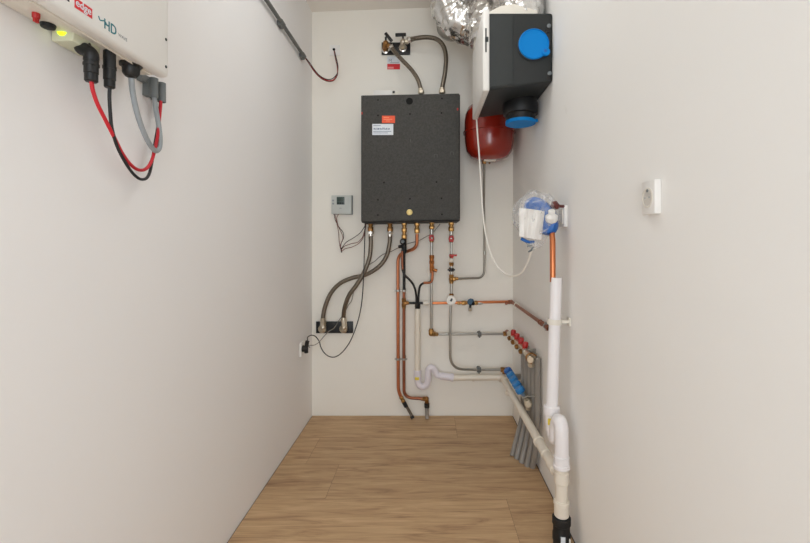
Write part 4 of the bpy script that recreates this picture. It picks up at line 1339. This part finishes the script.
b = B(); b.lathe([(.024, 0), (.024, .006), (.019, .008), (.018, .022), (.012, .030)], (XU, pg.y, zi0 + .004), (0, 0, -1), 20, ridges=12, rdepth=.06); part('cable_gland', b, 'black', root, 'black cable gland')

# clip that gathers the cables
XC = -.728
kc = onx(153.5, 88, XC)
root = thing('cable_clip', 'grey double cable clip on the left wall at the far end of the inverter', 'clip', (XL, kc.y, kc.z))
for px_ in (153.8, 161.6):
    y_ = -XC * K / (VX - px_) * D
    b = B(); b.lathe([(.0085, -.026), (.0105, -.026), (.0105, .026), (.0085, .026)], (XC, y_, kc.z), (0, 0, 1), 18, caps=False); b.box((XL, y_ - .009, kc.z - .022), (XC - .006, y_ + .009, kc.z + .022), .002); part('sleeve', b, 'grey_clip', root)
ya_ = -XC * K / (VX - 146) * D; yb_ = -XC * K / (VX - 165) * D
b = B(); b.box((XL, ya_, kc.z + .010), (XL + .014, yb_, kc.z + .030), .002); part('base_rail', b, 'grey_clip', root)


def cable(name, label, px, xs, r, m):
    n_ = len(px)
    pts = []
    for i, (a, c_) in enumerate(px):
        u = i / (n_ - 1)
        pts.append(onx(a, c_, xs[0] + (xs[1] - xs[0]) * min(1, u * 1.3)))
    b = B(); b.tube(pts, r, 12, sub=9)
    return single(name, b, m, label, 'cable')


cable('red_cable', 'thick red cable looping from the inverter plug to the grey clip on the left wall',
      [(91.2, 81), (93, 91), (97.5, 104), (105.5, 120), (114, 137), (122, 153), (130.5, 164.5), (139, 170), (146.5, 168.5), (151.5, 161), (154.8, 150), (157.8, 135), (159.6, 117), (161.0, 99), (161.5, 84)], (XU, XC + .002), .0040, 'red_wire')
cable('black_cable', 'black cable hanging lowest in a loop below the inverter',
      [(109.8, 87), (109.4, 97), (110.2, 112), (111.8, 128), (117, 146), (125, 162), (133, 173.5), (140, 179), (146, 178.5), (149.5, 173), (152, 162), (154.5, 146), (157.8, 126), (159.8, 108), (160.8, 97), (161.3, 84)], (XU, XC - .003), .0036, 'black_wire')
cable('grey_cable', 'thick grey cable in a short loop from the inverter gland to the grey clip',
      [(131.3, 78), (132.6, 92), (135.8, 108), (140.5, 124), (146, 137.5), (151.5, 147), (155.8, 151), (159.2, 148), (160.1, 139), (158.5, 124), (156, 110), (154.4, 98), (153.8, 84)], (XU, XC), .0062, 'grey')

# ------------------------------------------------------------------ light
def area(name, loc, target, sx, sy, e, col):
    l = bpy.data.lights.new(name, 'AREA')
    l.shape = 'RECTANGLE'; l.size = sx; l.size_y = sy
    l.energy = e; l.color = col
    o = bpy.data.objects.new(name, l)
    COL.objects.link(o)
    o.location = loc
    o.rotation_euler = (V(target) - V(loc)).to_track_quat('-Z', 'Y').to_euler()
    return o


area('doorway_daylight', (-.1, YF - .02, 1.15), (-.1, 2, 1.15), .9, 1.9, 23.5, (.90, .99, 1.07))
area('ceiling_fill', (-.10, 1.55, 2.60), (-.10, 1.55, 0), .5, .5, 3.6, (.98, 1.0, .99))  # unseen fill light, added to brighten the deep ends of the side walls

w = bpy.data.worlds.new('hall daylight'); scn.world = w; w.use_nodes = True
w.node_tree.nodes['Background'].inputs['Color'].default_value = (.9, .93, 1, 1)
w.node_tree.nodes['Background'].inputs['Strength'].default_value = .6

# ------------------------------------------------------------------ camera
cam = bpy.data.cameras.new('camera')
co = bpy.data.objects.new('camera', cam); COL.objects.link(co)
co.location = (0, 0, CZ); co.rotation_euler = (PI / 2, 0, 0)
cam.sensor_fit = 'HORIZONTAL'; cam.sensor_width = 36
cam.lens = K * D * 36 / 810
cam.shift_x = -(VX - 405) / 810
cam.shift_y = -(271.5 - VY) / 810
cam.clip_start = .02
scn.camera = co
scn.cycles.max_bounces = 16
scn.cycles.diffuse_bounces = 12
scn.cycles.transparent_max_bounces = 12
vs_ = scn.view_settings
vs_.view_transform = 'Standard'; vs_.look = 'None'; vs_.gamma = 1; vs_.use_curve_mapping = False
vs_.exposure = 0.21
